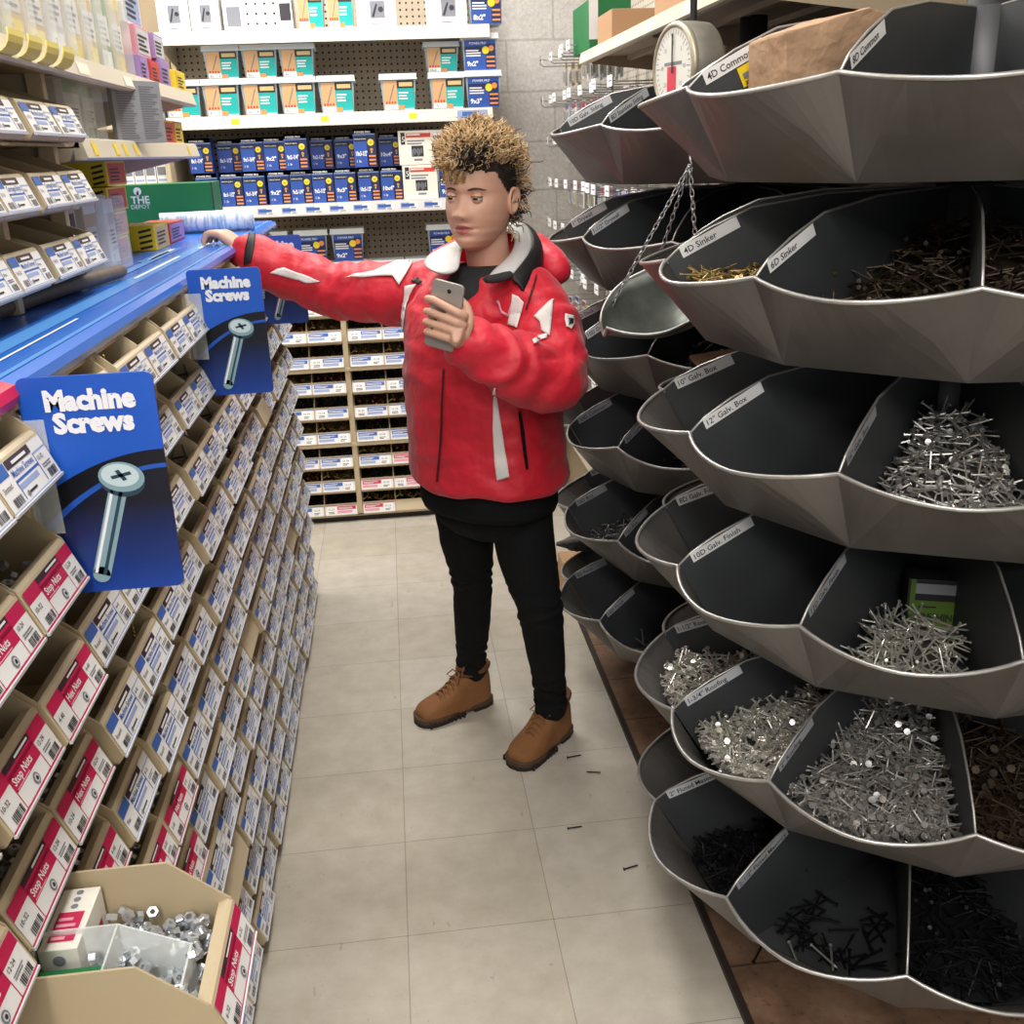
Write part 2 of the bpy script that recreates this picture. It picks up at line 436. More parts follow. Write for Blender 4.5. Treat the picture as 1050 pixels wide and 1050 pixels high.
def label_mesh(style, name1, name2, code, L, seed):
    mb = MB()
    f = Face(mb, Vector((.0010, .004, -.0020)) + D_*1.0, (0, 1, 0), (-.018, 0, .045), .00035)
    f.o = Vector((.019, .004, -.0450)) + D_n*.0006
    bd = dict(pink='lab_pink', blue='lab_blue')[style]
    f.rect(0, 0, L, H_, 'paper', 0)
    c1, c2 = L*.27, L*.73; h1 = H_*.70
    if style == 'pink':
        f.rect(0, h1, L, H_, 'lab_pink', 1); f.rect(c1, H_*.86, c2, H_, 'lab_dark', 2); f.rect(c1+(c2-c1)*.4, H_*.90, c2-.004, H_*.95, 'paper', 3)
        f.rect(c1, H_*.42, c2, h1+.004, 'lab_pink', 1)
        f.text(name1, c1+.003, H_*.53, .0078, 'paper', 2, w=(c2-c1)*.8, bold=.02)
        f.lines(c1+.003, H_*.44, c1+(c2-c1)*.75, H_*.50, 1, 'pink_paper', 2, seed)
        f.rect(c1-.0012, 0, c1, H_, 'lab_pink', 1); f.rect(c2, 0, c2+.0012, H_, 'lab_pink', 1); f.rect(0, 0, L, .0022, 'lab_pink', 1)
        cx, cy = (c1+c2)/2+.004, H_*.22
        f.disc(cx, cy, .0058, 'ink_grey', 2); f.disc(cx, cy, .0042, 'paper_grey', 3, 6); f.disc(cx, cy, .0022, 'ink', 4)
    else:
        f.rect(0, h1, c1*.9, H_, 'lab_blue', 1); f.rect(c1*.95, H_*.80, c2, H_, 'lab_dark', 2); f.rect(c1+.012, H_*.85, c2-.012, H_*.92, 'paper', 3)
        f.text(name1, c1+.001, H_*.60, .0072, 'lab_blue', 2, w=(c2-c1)*.9, bold=.015)
        f.rect(c1, H_*.08, c1+.0018, H_*.52, 'lab_blue', 1); f.rect(c1, H_*.47, c2, H_*.53, 'lab_blue', 1); f.rect(c2, H_*.08, c2+.0018, H_*.75, 'lab_blue', 1)
        f.rect(c2, H_*.72, L, H_*.76, 'lab_pale', 1); f.rect(c1, H_*.30, c2-.01, H_*.42, 'lab_pale', 1)
        f.rect(c1+.010, H_*.14, c1+.034, H_*.19, 'ink', 2); f.disc(c1+.010, H_*.165, .003, 'ink_grey', 3, 8)
        f.rect(0, 0, L, .0016, 'lab_pale', 1)
    f.text(code, .004, H_*.46, .0055, 'ink', 2, w=c1*.7); f.bars(.010, H_*.08, c1-.004, H_*.28, 9, 'ink', 2, seed)
    f.text(name2, c2+.005, H_*.54, .0050, 'ink', 2, w=c1*.7); f.bars(c2+.010, H_*.08, L-.005, H_*.28, 9, 'ink', 2, seed+9)
    f.lines(c2+.006, H_*.34, L-.006, H_*.46, 2, 'ink_grey', 2, seed)
    # clear holder lip along the lower edge
    mb.box((.0185, .003, -.0475), (.0215, L+.005, -.0445), 'paper_grey')
    return mb.mesh('price_strip')
def back_label_mesh(style, L, seed):
    """the flatter price strip used on the bins against the back wall"""
    mb = MB(); f = Face(mb, Vector((.019, .004, -.0450)) + D_n*.0006, (0, 1, 0), (-.018, 0, .045), .00035)
    f.rect(0, 0, L, H_, 'paper', 0)
    bd = 'lab_pink' if style == 'pink' else 'lab_blue'
    if seed % 2: a0, a1, p0, p1 = .03, .62, .66, .94
    else: a0, a1, p0, p1 = .38, .97, .06, .34
    f.rect(L*a0, H_*.52, L*a1, H_*.86, bd, 1); f.rect(L*a0, H_*.18, L*(a0+.8*(a1-a0)), H_*.44, 'lab_pale' if style != 'pink' else 'pink_paper', 1)
    f.lines(L*a0+.004, H_*.60, L*a1-.01, H_*.80, 2, 'paper', 2, seed)
    f.rect(L*p0, H_*.1, L*p1, H_*.9, 'white', 1); f.text('10-24', L*p0+.004, H_*.5, .009, 'ink', 2, w=L*.22); f.lines(L*p0+.004, H_*.16, L*p1-.006, H_*.42, 2, 'ink', 2, seed)
    f.rect(0, H_*.93, L, H_, bd, 1)
    return mb.mesh('price_strip')
W1, W2 = .144, .290
LABL = W1-.008
BODY1, BODY2, DIVM = bin_body_mesh(W1), bin_body_mesh(W2), divider_mesh()
TOP1, TOP2, TOPD = bin_body_mesh(W1, BIN_LOW), bin_body_mesh(W2, BIN_LOW), divider_mesh(.029, -.036)
PINK = [label_mesh('pink', a, b, c, LABL, i) for i, (a, b, c) in enumerate([('Hex Nuts', '10-24', '10-24'), ('Hex Nuts', '4-40', '4-40'), ('Stop Nuts', '6-32', '6-32'), ('Stop Nuts', '12-24', '10-32'), ('Hex Nuts', '10-32', '12-24')])]
BLUE = [label_mesh('blue', 'Machine Screws', b, c, LABL, 20+i) for i, (b, c) in enumerate([('6-32', 'Round'), ('8-32', 'Flat'), ('10-24', 'Phillips'), ('4-40', 'Round'), ('10-32', 'Slotted')])]
BKB = [back_label_mesh('blue', LABL, i) for i in range(4)]
BKP = [back_label_mesh('pink', LABL, i) for i in range(2)]

def screw_mesh(name, n, W, D, kind, m, seed, top=.0):
    """a loose heap of small screws or nuts filling a bin"""
    r = random.Random(seed); mb = MB()
    for i in range(n):
        y = .012+r.random()*(W-.024); u = -.02-r.random()*D
        z = -.048 + (.030+top)*r.random()*(1-.3*abs(y/W-.5)) + .02*(-u/D)
        q = Euler((r.random()*6.3, r.uniform(-.6, .6), r.random()*6.3)).to_matrix().to_4x4()
        s0 = len(mb.v)
        if kind == 'nut':
            mb.lathe([(.0028, -.003), (.0060, -.003), (.0060, .003), (.0028, .003), (.0028, -.003)], m, 6, smooth=False)
        else:
            L = .022+r.random()*.012
            mb.lathe([(.0018, 0), (.0018, L)], m, 5, smooth=False); mb.lathe([(0, -.003), (.0042, -.0015), (.0042, 0), (.0018, 0)], m, 6, smooth=False)
        for k in range(s0, len(mb.v)): mb.v[k] = tuple(q @ Vector(mb.v[k]) + Vector((u, y, z)))
    return mb.mesh(name)
HEAPS = dict(screw=[screw_mesh('screw_heap', 70, W1, .16, 'screw', 'zinc', 1, .02), screw_mesh('screw_heap', 60, W1, .14, 'screw', 'nail_dull', 2, .02)],
             nut=[screw_mesh('nut_heap', 60, W1, .15, 'nut', 'zinc', 3, .012)],
             brass=[screw_mesh('screw_heap', 80, W1, .16, 'screw', 'nail_brass', 4, .03)],
             dark=[screw_mesh('screw_heap', 80, W1, .16, 'screw', 'nail_black', 5, .03)],
             copper=[screw_mesh('nut_heap', 70, W1, .16, 'nut', 'copper', 6, .03)])
def inner_cup_mesh():
    mb = MB()
    pr = [(-.20, .028), (-.13, .028), (-.055, -.02), (-.05, -.048), (-.20, -.048)]
    for y in (.012, W1-.016): mb.prism([(a, y, b) for a, b in pr], (0, .002, 0), 'clear_bin')
    mb.box((-.20, .012, -.048), (-.05, W1-.014, -.046), 'clear_bin'); mb.box((-.058, .012, -.048), (-.055, W1-.014, -.02), 'clear_bin')
    return mb.mesh('cup')
CUP = inner_cup_mesh()
BIN_GROUPS = {}
def make_bin(loc, rotz, W, strips, label, group, low=False):
    t = thing('parts_bin', label, 'bin', loc, rotz, group)
    mobj('bin_body', ((TOP1 if low else BODY1) if W == W1 else (TOP2 if low else BODY2)), t)
    if W == W2: mobj('divider', TOPD if low else DIVM, t, loc=(0, W2/2, 0))
    for i, s in enumerate(strips):
        if s is None: continue
        o = mobj('price_strip', s, t, loc=(0, i*(W2-W1), 0)); 
    return t
def heap(kind, loc, rotz, label, i=0):
    ms = HEAPS[kind]
    nm = {'nut': 'nut_heap', 'copper': 'nut_heap'}.get(kind, 'screw_heap')
    return mobj(nm, ms[i % len(ms)], label=label, cat='hardware', kind='stuff', loc=loc, rot=(0, 0, rotz))

# ---------------------------------------------------------------- left gondola: cabinet, counter, bins
GX = -.372                       # front lip of the bins
COLY = [.445+.305*i for i in range(11)]
cab = thing('bin_cabinet', 'long beige steel bin cabinet under the blue counter along the left side', 'cabinet', (-.65, 2.0, 0))
def at(o, lo, hi): return tuple(a-b for a, b in zip(lo, o)), tuple(a-b for a, b in zip(hi, o))
CO = (-.65, 2.0, 0)
def cpart(name, lo, hi, m, parent=cab, org=CO, bevel=.001):
    a, b = at(org, lo, hi); return MB().box(a, b, m).build(name, parent, bevel=bevel)
for y in COLY: cpart('post', (-.425, y-.009, .03), (-.393, y+.009, 1.292), 'beige')
cpart('back_panel', (-.90, .44, .03), (-.885, 3.50, 1.29), 'beige_dark')
cpart('end_panel', (-.885, 3.495, .03), (-.395, 3.51, 1.292), 'beige')
cpart('end_panel', (-.885, .425, .03), (-.395, .44, 1.292), 'beige')
cpart('toe_kick', (-.885, .44, 0), (-.41, 3.50, .03), 'black')
ROWZ = [1.272-.1178*i for i in range(11)]
for i, z in enumerate(ROWZ): cpart('shelf', (-.885, .44, z-.0585), (-.40, 3.495, z-.0562), 'beige_dark', bevel=0)
cpart('blank_panel', (-.405, .454, .06), (-.398, .740, .74), 'beige')
cpart('shelf', (-.885, .44, 1.284), (-.40, 3.495, 1.292), 'beige')

PULLED = (4, 1, 0)              # row, module, half of the bin pulled out at the front
nbin = 0
for ri, z in enumerate(ROWZ):
    for ci in range(10):
        y0 = COLY[ci]+.0075
        if COLY[ci+1] < (.72 if ri < 6 else .95) or (ri >= 7 and COLY[ci+1] < 1.2): continue      # nearer than the frame shows
        colname = 'column %s from the near end' % ordinal(ci) if ci < 5 else 'column %s from the far end' % ordinal(9-ci)
        where = '%s row under the counter, %s' % (ordinal(ri), colname)
        double = ci > 1 and (ri < 3 or (rnd.random() < .45))
        if ci == 2 and ri < 1: double = True
        def place(half, W, off):
            global nbin
            nbin += 1
            pink = (ci <= 1 and (ri > 0 or ci == 0)) or (ci == 2 and ri in (5, 6) and half == 0)
            dx = rnd.uniform(-.006, .006)
            if (ri, ci, half) == PULLED: dx = .158
            ns = 2 if W == W2 else 1
            pool = PINK if pink else BLUE
            st = [rnd.choice(pool) for _ in range(ns)]
            if (ri, ci) in ((3, 7), (6, 5), (8, 3), (7, 8)) and half == 0: st = [None]*ns
            colr = 'pink' if pink else 'blue'
            side = '' if ns == 2 else (', near half' if half == 0 else ', far half')
            lab = 'beige %s-label bin, %s%s' % (colr, where, side)
            if st[0] is None: lab = 'beige bin missing its label, %s' % where
            if (ri, ci, half) == PULLED: lab = 'beige nut bin pulled far out of the cabinet, pink stop nut label'; st = [PINK[2]]
            if ci == 0 and ri >= 4: nbin -= 1; return
            tb = make_bin((GX+dx, y0+off, z), 0, W, st, lab, 'beige bins under the blue counter', low=(ri == 0))
            if (ri, ci, half) == PULLED:
                tb.location.y = .746
                return
            if ci < 8:
                for h in range(ns):
                    if rnd.random() < .62 and (ri > 0):
                        k = 'nut' if pink else 'screw'
                        heap(k, (GX+dx, y0+off+h*W1, z), 0, 'loose %s in the left bin, %s%s' % ('nuts' if pink else 'screws', where.replace(' under the counter', ''), (', near half' if (half+h) == 0 else ', far half')), rnd.randrange(2))
                        if rnd.random() < .5 and ci < 4:
                            mobj('divider_cup', CUP, label='clear cup in the bin, %s%s' % (where.replace(' row under the counter', ' row'), (', near half' if (half+h) == 0 else ', far half')), cat='cup', loc=(GX+dx, y0+off+h*W1, z), group='clear cups inside the beige bins')
        if double: place(0, W2, 0)
        else:
            place(0, W1, 0); place(1, W1, W2-W1)

# counter over the bins
ct = thing('countertop', 'blue printed countertop lying over the beige bin cabinet', 'counter', (-.65, 2.0, 1.292))
mb = MB(); prof = [(-.90, 1.293), (-.398, 1.293), (-.386, 1.297), (-.382, 1.307), (-.386, 1.317), (-.40, 1.322), (-.90, 1.322)]
mb.prism([(a+.65, -1.6, b-1.292) for a, b in prof], (0, 3.265, 0), 'counter_blue')
mb.build('top_panel', ct)
mb = MB(); mb.prism([(a+.65+.001, -1.6, b-1.292+.0006) for a, b in prof], (0, .655, 0), 'counter_red'); 
mb.build('red_section', ct, label='red printed section of the counter')
mb = MB(); f = Face(mb, (-.40-.65+.65, 0, 0), (0, 1, 0), (-1, 0, 0), .0004)
f.o = Vector((.25-.008, -.945, .0303))
f.rect(0, .045, 2.6, .075, 'counter_sky', 1); f.rect(.05, .028, .42, .032, 'sign_white', 2); f.rect(0, -.006, 2.6, .002, 'counter_sky', 1)
f.rect(.92, .06, 1.35, .068, 'sign_white', 2); f.rect(1.0, .10, 1.5, .12, 'counter_sky', 2); f.rect(1.55, .05, 1.95, .058, 'sign_white', 2)
f.rect(1.25, .10, 1.6, .135, 'counter_sky', 1); f.rect(1.3, .112, 1.56, .124, 'sign_white', 2)
f.rect(.82, -.006, .823, .42, 'counter_sky', 2); f.rect(1.72, -.006, 1.723, .42, 'counter_sky', 2)
f.text('Machine Screws', -.24, .105, .042, 'sign_white', 3, w=.53, bold=.02, italic=.15)
mb.build('printed_overlay', ct, label='white lettering and pale stripes printed on the counter')

# two ball chains hanging beside posts
for (y, z0, z1, lb) in [(1.382, 1.285, 1.20, 'brass ball chain hanging by the post at the top row of bins'), (1.30, 1.0, .90, 'brass ball chain hanging below the near machine screws sign'), (1.37, .86, .78, 'lowest brass ball chain hanging between the blue-label bins')]:
    mb = MB(); n = int((z0-z1)/.006)
    for i in range(n): mb.lathe([(0, -.0026), (.0022, -.0014), (.0026, 0), (.0022, .0014), (0, .0026)], 'nail_brass', 6, c=(0, 0, -i*.006))
    mb.build('ball_chain', label=lb, cat='chain', group='brass ball chains on the left cabinet', loc=(-.386, y, z0))

# ---------------------------------------------------------------- hanging signs
def machine_sign(loc, label, rotz=0.0):
    t = thing('aisle_sign', label, 'sign', loc, rotz, 'machine screws signs along the left counter')
    Wd, Hh, th = .134, .236, .0035
    mb = MB(); pts = []
    r = .008
    for cx, cz, a0 in ((Wd-r, r, -90), (Wd-r, Hh-r, 0), (r, Hh-r, 90), (r, r, 180)):
        for k in range(5): a = math.radians(a0+k*22.5); pts.append((cx+r*math.cos(a), 0, cz+r*math.sin(a)))
    mb.prism(pts, (0, th, 0), 'sign_print'); mb.build('sign_board', t)
    mb = MB(); f = Face(mb, (0, 0, 0), (1, 0, 0), (0, 0, 1), .0003)
    f.text('Machine', Wd*.52, Hh*.855, .0205, 'sign_white', 5, w=.090, bold=.055, center=True)
    mb.build('lettering', t, label='white bold word Machine')
    mb = MB(); f = Face(mb, (0, 0, 0), (1, 0, 0), (0, 0, 1), .0003)
    f.text('Screws', Wd*.52, Hh*.755, .0205, 'sign_white', 5, w=.080, bold=.055, center=True)
    mb.build('lettering', t, label='white bold word Screws')
    mb = MB(); f = Face(mb, (0, 0, 0), (1, 0, 0), (0, 0, 1), .0003)
    def sc(a, b, w, m, k): # shank of the screw: slanted bar
        (x0, z0), (x1, z1) = a, b; d = Vector((x1-x0, z1-z0)).normalized(); n = Vector((-d.y, d.x))*w/2
        f.poly([(x0+n.x, z0+n.y), (x0-n.x, z0-n.y), (x1-n.x, z1-n.y), (x1+n.x, z1+n.y)], m, k)
    A, B = (Wd*.375, Hh*.085), (Wd*.615, Hh*.485)
    sc(A, B, .0185, 'screw_face', 5); sc((A[0]+.003, A[1]-.0008), (B[0]+.003, B[1]-.0008), .0035, 'screw_shade', 6); sc((A[0]-.0052, A[1]+.0025), (B[0]-.0052, B[1]+.0025), .003, 'sign_white', 6)
    d = Vector((B[0]-A[0], B[1]-A[1])).normalized()
    f.disc(A[0], A[1], .0092, 'screw_face', 5)
    def ell(cx, cz, a, b, m, k): f.poly([(cx+a*math.cos(2*PI*i/24)*1.0, cz+b*math.sin(2*PI*i/24)-.08*a*math.cos(2*PI*i/24)) for i in range(24)], m, k)
    hx, hz = Wd*.655, Hh*.54
    ell(hx, hz-.004, .0232, .0180, 'screw_shade', 6); ell(hx, hz, .0232, .0165, 'screw_face', 7); ell(hx-.001, hz+.002, .019, .0125, 'screw_light', 8)
    for a in (0.35, 1.92):
        c, s = math.cos(a), math.sin(a)
        f.poly([(hx+.009*c*1.2-.0022*s, hz+.002+.006*s+.0018*c), (hx-.009*c*1.2-.0022*s, hz+.002-.006*s+.0018*c), (hx-.009*c*1.2+.0022*s, hz+.002-.006*s-.0018*c), (hx+.009*c*1.2+.0022*s, hz+.002+.006*s-.0018*c)], 'screw_shade', 9)
    mb.build('screw_picture', t, label='printed picture of a steel machine screw')
    # clear plastic holder clipped to the post
    mb = MB()
    mb.box((-.006, -.004, Hh*.30), (.022, -.0025, Hh*.82), 'clear'); mb.box((-.012, .004, Hh*.30), (.022, .0055, Hh*.82), 'clear'); mb.box((-.012, -.004, Hh*.30), (-.0105, .0055, Hh*.82), 'clear')
    mb.box((-.030, -.001, Hh*.45), (-.0105, .003, Hh*.80), 'clear')
    mb.build('holder', t, label='clear plastic sign holder')
    return t
def sign_print_mat():
    """printed board: blue header, black swoosh, lighter blue arc, then black to blue artwork"""
    m, nt, b = node_mat('sign_print')
    vec, x, y, z = objxyz(nt)
    u = M_(nt, 'DIVIDE', x, .134); v = M_(nt, 'DIVIDE', z, .236)
    up = M_(nt, 'SUBTRACT', 1, u); q = M_(nt, 'MULTIPLY', up, up)
    c1 = M_(nt, 'SUBTRACT', .655, M_(nt, 'MULTIPLY', q, .20)); c2 = M_(nt, 'SUBTRACT', .590, M_(nt, 'MULTIPLY', q, .27)); c3 = M_(nt, 'SUBTRACT', .570, M_(nt, 'MULTIPLY', q, .29))
    art = ramp_(nt, v, [(.0, rgb(16, 62, 150)), (.12, rgb(12, 48, 122)), (.42, rgb(5, 12, 30))])
    c = mix_(nt, M_(nt, 'GREATER_THAN', v, c3), art, rgb(28, 82, 176))
    c = mix_(nt, M_(nt, 'GREATER_THAN', v, c2), c, rgb(4, 8, 20))
    c = mix_(nt, M_(nt, 'GREATER_THAN', v, c1), c, rgb(24, 84, 186))
    nt.links.new(c, b.inputs['Base Color']); b.inputs['Roughness'].default_value = .35
sign_print_mat()
mat('screw_face', (128, 158, 168), .4); mat('screw_light', (188, 208, 212), .4); mat('screw_shade', (34, 62, 78), .4)
machine_sign((-.384, 1.052, 1.088), 'nearest blue Machine Screws sign, at the left edge of the picture')
machine_sign((-.378, 1.962, 1.098), 'middle blue Machine Screws sign, below the sleeve cuff of the person')
machine_sign((-.374, 2.877, 1.09), 'farthest blue Machine Screws sign, half hidden behind the red sleeve')
# ================================================================ back wall: shelving over a bin cabinet
BX0, BX1, BY = -.812, .436, 4.258
bs = thing('wall_shelving', 'beige pegboard shelving unit with white shelves against the block wall', 'shelving', (-.19, 4.45, 0))
BO = (-.19, 4.45, 0)
def bpart(name, lo, hi, m, bevel=.001, label=None): 
    a, b = at(BO, lo, hi); return MB().box(a, b, m).build(name, bs, bevel=bevel, label=label)
bpart('pegboard_panel', (BX0, 4.650, .98), (BX1, 4.665, 2.6), 'pegboard_x', 0)
for x in (BX0-.02, BX1): bpart('upright', (x, 4.62, .0), (x+.02, 4.67, 2.6), 'beige')
BSH = [1.974, 1.678, 1.346]
for k, z in enumerate(BSH):
    mb = MB()
    a, b = at(BO, (BX0, BY+.004, z-.012), (BX1, 4.65, z)); mb.box(a, b, 'shelf_white')
    a, b = at(BO, (BX0, BY, z-.044), (BX1, BY+.006, z+.002)); mb.box(a, b, 'shelf_white')
    for x in (BX0+.0, BX1-.004):
        mb.prism([(x+.19, -.19, z-.012), (x+.19, -.19, z-.04), (x+.19, .20, z-.10), (x+.19, .20, z-.012)], (.004, 0, 0), 'shelf_beige')
    s_ = mb.build('shelf', bs)
    mb = MB(); f = Face(mb, (BX0+.19, BY-.0005-4.45, z-.040), (1, 0, 0), (0, 0, 1), .0004)
    Ls = BX1-BX0
    f.rect(.0, 0, Ls, .038, 'paper' if k == 2 else 'plastic_label', 0)
    if k == 2:
        n = 13
        for i in range(n):
            x0 = .02+i*(Ls-.03)/n
            f.rect(x0, .008, x0+.034, .030, 'lab_pale', 1); f.rect(x0+.036, .006, x0+.07, .032, 'white', 1); f.rect(x0+.004, .015, x0+.055, .026, 'lab_blue', 2); f.lines(x0+.04, .008, x0+.066, .014, 1, 'ink_grey', 2, i)
    elif k == 1:
        for i in range(6): f.rect(.07+i*.17, .010, .10+i*.17, .030, 'box_yellow', 1) if i % 2 else f.rect(.07+i*.17, .010, .12+i*.17, .030, 'paper', 1)
        f.rect(Ls-.14, .006, Ls-.02, .034, 'lab_pale', 1); f.rect(Ls-.12, .012, Ls-.05, .028, 'lab_blue', 2)
    mb.build('price_rail', bs, label='white price rail on the shelf edge')
    for x in (BX0+.02, -.20, BX1-.03):
        pass

# ---- cartons and tubs
def carton_mesh(W, D, H, size, style=0):
    mb = MB(); mb.box((0, 0, 0), (W, D, H), 'box_blue')
    f = Face(mb, (0, 0, 0), (1, 0, 0), (0, 0, 1), .0005)
    f.rect(0, H*.86, W, H, 'box_blue', 0); f.text('POWER PRO', W*.08, H*.885, H*.055, 'white', 2, w=W*.84, bold=.02)
    f.rect(0, H*.845, W, H*.865, 'lab_pale', 1)
    f.rect(W*.04, H*.68, W*.62, H*.80, 'black', 1); f.text('PREMIUM SCREWS', W*.06, H*.715, H*.04, 'white', 2, w=W*.52)
    f.poly([(0, 0), (W*.66, 0), (W*.60, H*.60), (0, H*.60)], 'box_blue', 1)
    f.rect(W*.60, H*.02, W, H*.82, 'box_navy', 1)
    f.disc(W*.78, H*.64, H*.088, 'box_yellow', 3); f.text('50', W*.78, H*.61, H*.05, 'ink', 4, center=True)
    for i in range(3): f.rect(W*.66, H*(.06+.10*i), W*.97, H*(.105+.10*i), 'box_orange', 2)
    f.disc(W*.80, H*.45, H*.04, 'box_orange', 2); f.rect(W*.77, H*.36, W*.83, H*.44, 'tan', 2)
    f.text(size, W*.08, H*.30, H*.12, 'white', 3, w=W*.52, bold=.03); f.text('1 lb', W*.10, H*.12, H*.07, 'white', 3, w=W*.25)
    f2 = Face(mb, (0, 0, 0), (0, -1, 0), (0, 0, 1), .0005); f2.o = Vector((0, D, 0)); f2.n = Vector((-1, 0, 0))
    f2.rect(.004, H*.86, D-.004, H-.004, 'lab_pale', 1); f2.lines(.008, H*.2, D-.01, H*.7, 6, 'paper', 1, 5)
    return mb.mesh('carton_print')
_cm = {}
def carton(x, y, z, W, H, size, label, D=.075):
    k = (round(W, 3), H, size)
    if k not in _cm: _cm[k] = carton_mesh(W, D, H, size)
    return mobj('screw_carton', _cm[k], label=label, cat='box', group='blue screw cartons on the third shelf', loc=(x, y, z))
# measured left edges of the cartons (metres, front row then the ones stacked on it)
sz = ['8x1-1/4"', '8x1-1/2"', '9x1-3/4"', '9x2"', '9x2-1/4"', '9x2-1/2"', '9x3"', '10x3-1/2"', '10x4"']
lowx = [-.740, -.645, -.558, -.462, -.376, -.290, -.203, -.109, -.019]
for i, x in enumerate(lowx):
    carton(x, 4.29, 1.347, .083, .128, sz[i], 'blue screw carton, lower layer of third shelf, %s from the left' % ordinal(i))
upx = [(-.752, 0, .128), (-.652, .06, .122), (-.553, .0, .124), (-.465, .0, .124), (-.384, -.01, .132), (-.290, .07, .122), (-.194, .08, .122), (-.116, -.008, .142), (-.018, .07, .124)]
for i, (x, dy, H) in enumerate(upx):
    carton(x, 4.29+max(dy, -.012)*.99, 1.476, .086 if i not in (1,) else .092, H, sz[i], 'blue screw carton, upper layer of third shelf, %s from the left%s' % (ordinal(i), ', set back' if dy > .03 else ''))
def white_carton(x, z, label):
    W, H, D = .138, .128, .10
    t = thing('white_carton', label, 'box', (x, 4.285, z), 0, 'white cartons on the third shelf')
    MB().box((0, 0, 0), (W, D, H), 'offwhite').build('carton_body', t, bevel=.001)
    mb = MB(); f = Face(mb, (0, 0, 0), (1, 0, 0), (0, 0, 1), .0005)
    f.rect(W*.22, H*.80, W*.93, H*.92, 'box_red', 1); f.rect(W*.07, H*.60, W*.19, H*.95, 'ink', 1); f.text('5', W*.10, H*.68, H*.16, 'white', 2)
    f.rect(W*.24, H*.86, W*.62, H*.90, 'paper', 2); f.rect(W*.36, H*.24, W*.70, H*.56, 'ink', 1)
    for i in range(6): f.rect(W*(.38+.05*i), H*(.26+.04*(i % 3)), W*(.41+.05*i), H*(.46+.03*(i % 2)), 'ink_grey', 2)
    f.lines(W*.24, H*.60, W*.85, H*.76, 2, 'ink_grey', 1, 3); f.rect(W*.42, H*.12, W*.66, H*.18, 'ink_grey', 1)
    mb.build('printed_face', t)
white_carton(.068, 1.347, 'white screw carton with red stripe, bottom of the pair on the third shelf')
white_carton(.060, 1.4765, 'white screw carton with red stripe, top of the pair on the third shelf')

def tub_mesh(kind, W, D, H):
    mb = MB(); i = .008
    lo = [(i, i, 0), (W-i, i, 0), (W-i, D-i, 0), (i, D-i, 0)]; hi = [(0, 0, H*.86), (W, 0, H*.86), (W, D, H*.86), (0, D, H*.86)]
    body = dict(teal='lid_plastic', blue='clear_tub')[kind]
    mb.add(lo+hi, [(3, 2, 1, 0), (0, 1, 5, 4), (1, 2, 6, 5), (2, 3, 7, 6), (3, 0, 4, 7)], 'clear_tub')
    core = 'tan' if kind == 'teal' else 'box_navy'
    mb.box((i+.004, i+.004, .003), (W-i-.004, D-i-.004, H*.74), 'ink_grey' if kind == 'teal' else 'box_navy')
    return mb.mesh('tub_body')
def tub_lid_mesh(W, D, H):
    mb = MB(); mb.box((-.004, -.004, H*.85), (W+.004, D+.004, H), 'lid_plastic'); mb.box((-.006, -.006, H*.84), (W+.006, D+.006, H*.88), 'lid_plastic')
    return mb.mesh('lid')
def tub_face(kind, W, D, H, size):
    mb = MB(); u = Vector((1, 0, 0)); v = Vector((0, -.008, H*.86)).normalized()
    f = Face(mb, (0, .0072, .002), u, v, .0005)
    h = H*.80
    if kind == 'teal':
        f.rect(W*.08, .004, W*.46, h, 'box_wood', 1); f.rect(W*.46, .004, W*.94, h, 'box_teal', 1); f.rect(W*.46, h*.74, W*.94, h, 'ink', 2); f.rect(W*.52, h*.80, W*.90, h*.94, 'tan', 3)
        f.poly([(W*.22, h*.32), (W*.25, h*.32), (W*.40, h*.86), (W*.37, h*.88)], 'ink_grey', 2)
        f.rect(W*.10, .003, W*.46, h*.20, 'white', 3); f.text(size, W*.14, h*.05, h*.11, 'ink', 4, w=W*.28)
        for k in range(4): f.rect(W*(.12+.08*k), h*.22, W*(.17+.08*k), h*.30, 'box_red', 2)
        f.lines(W*.50, h*.36, W*.86, h*.66, 3, 'paper', 2, 4); f.rect(W*.48, h*.02, W*.64, h*.16, 'box_orange', 3); f.rect(W*.66, -.004, W*.92, h*.05, 'white', 3)
    else:
        f.rect(W*.06, .0, W*.95, h, 'box_blue', 1); f.rect(W*.06, h*.62, W*.66, h*.80, 'box_navy', 2); f.text('POWER PRO', W*.2, h*.86, h*.08, 'white', 3, w=W*.5)
        f.lines(W*.10, h*.46, W*.55, h*.72, 3, 'paper', 3, 6); f.disc(W*.66, h*.66, h*.13, 'box_yellow', 4); f.rect(W*.66, h*.05, W*.93, h*.88, 'box_navy', 2); f.disc(W*.82, h*.72, h*.10, 'box_orange', 4)
        for k in range(3): f.rect(W*.68, h*(.10+.15*k), W*.92, h*(.16+.15*k), 'box_orange', 3)
        f.text(size, W*.12, h*.14, h*.16, 'white', 4, w=W*.42, bold=.03)
    return mb.mesh('printed_label')
_tm = {}
def tub(kind, x, y, z, W, H, size, label, group, D=.13):
    k = (kind, W, H)
    if k not in _tm: _tm[k] = (tub_mesh(kind, W, D, H), tub_lid_mesh(W, D, H))
    kf = (kind, W, H, size)
    if kf not in _tm: _tm[kf] = tub_face(kind, W, D, H, size)
    t = thing('screw_tub', label, 'tub', (x, y, z), 0, group)
    mobj('tub_body', _tm[k][0], t); mobj('lid', _tm[k][1], t); mobj('printed_label', _tm[kf], t)
    return t
G2 = 'plastic screw tubs on the second shelf'
s2 = 1.679
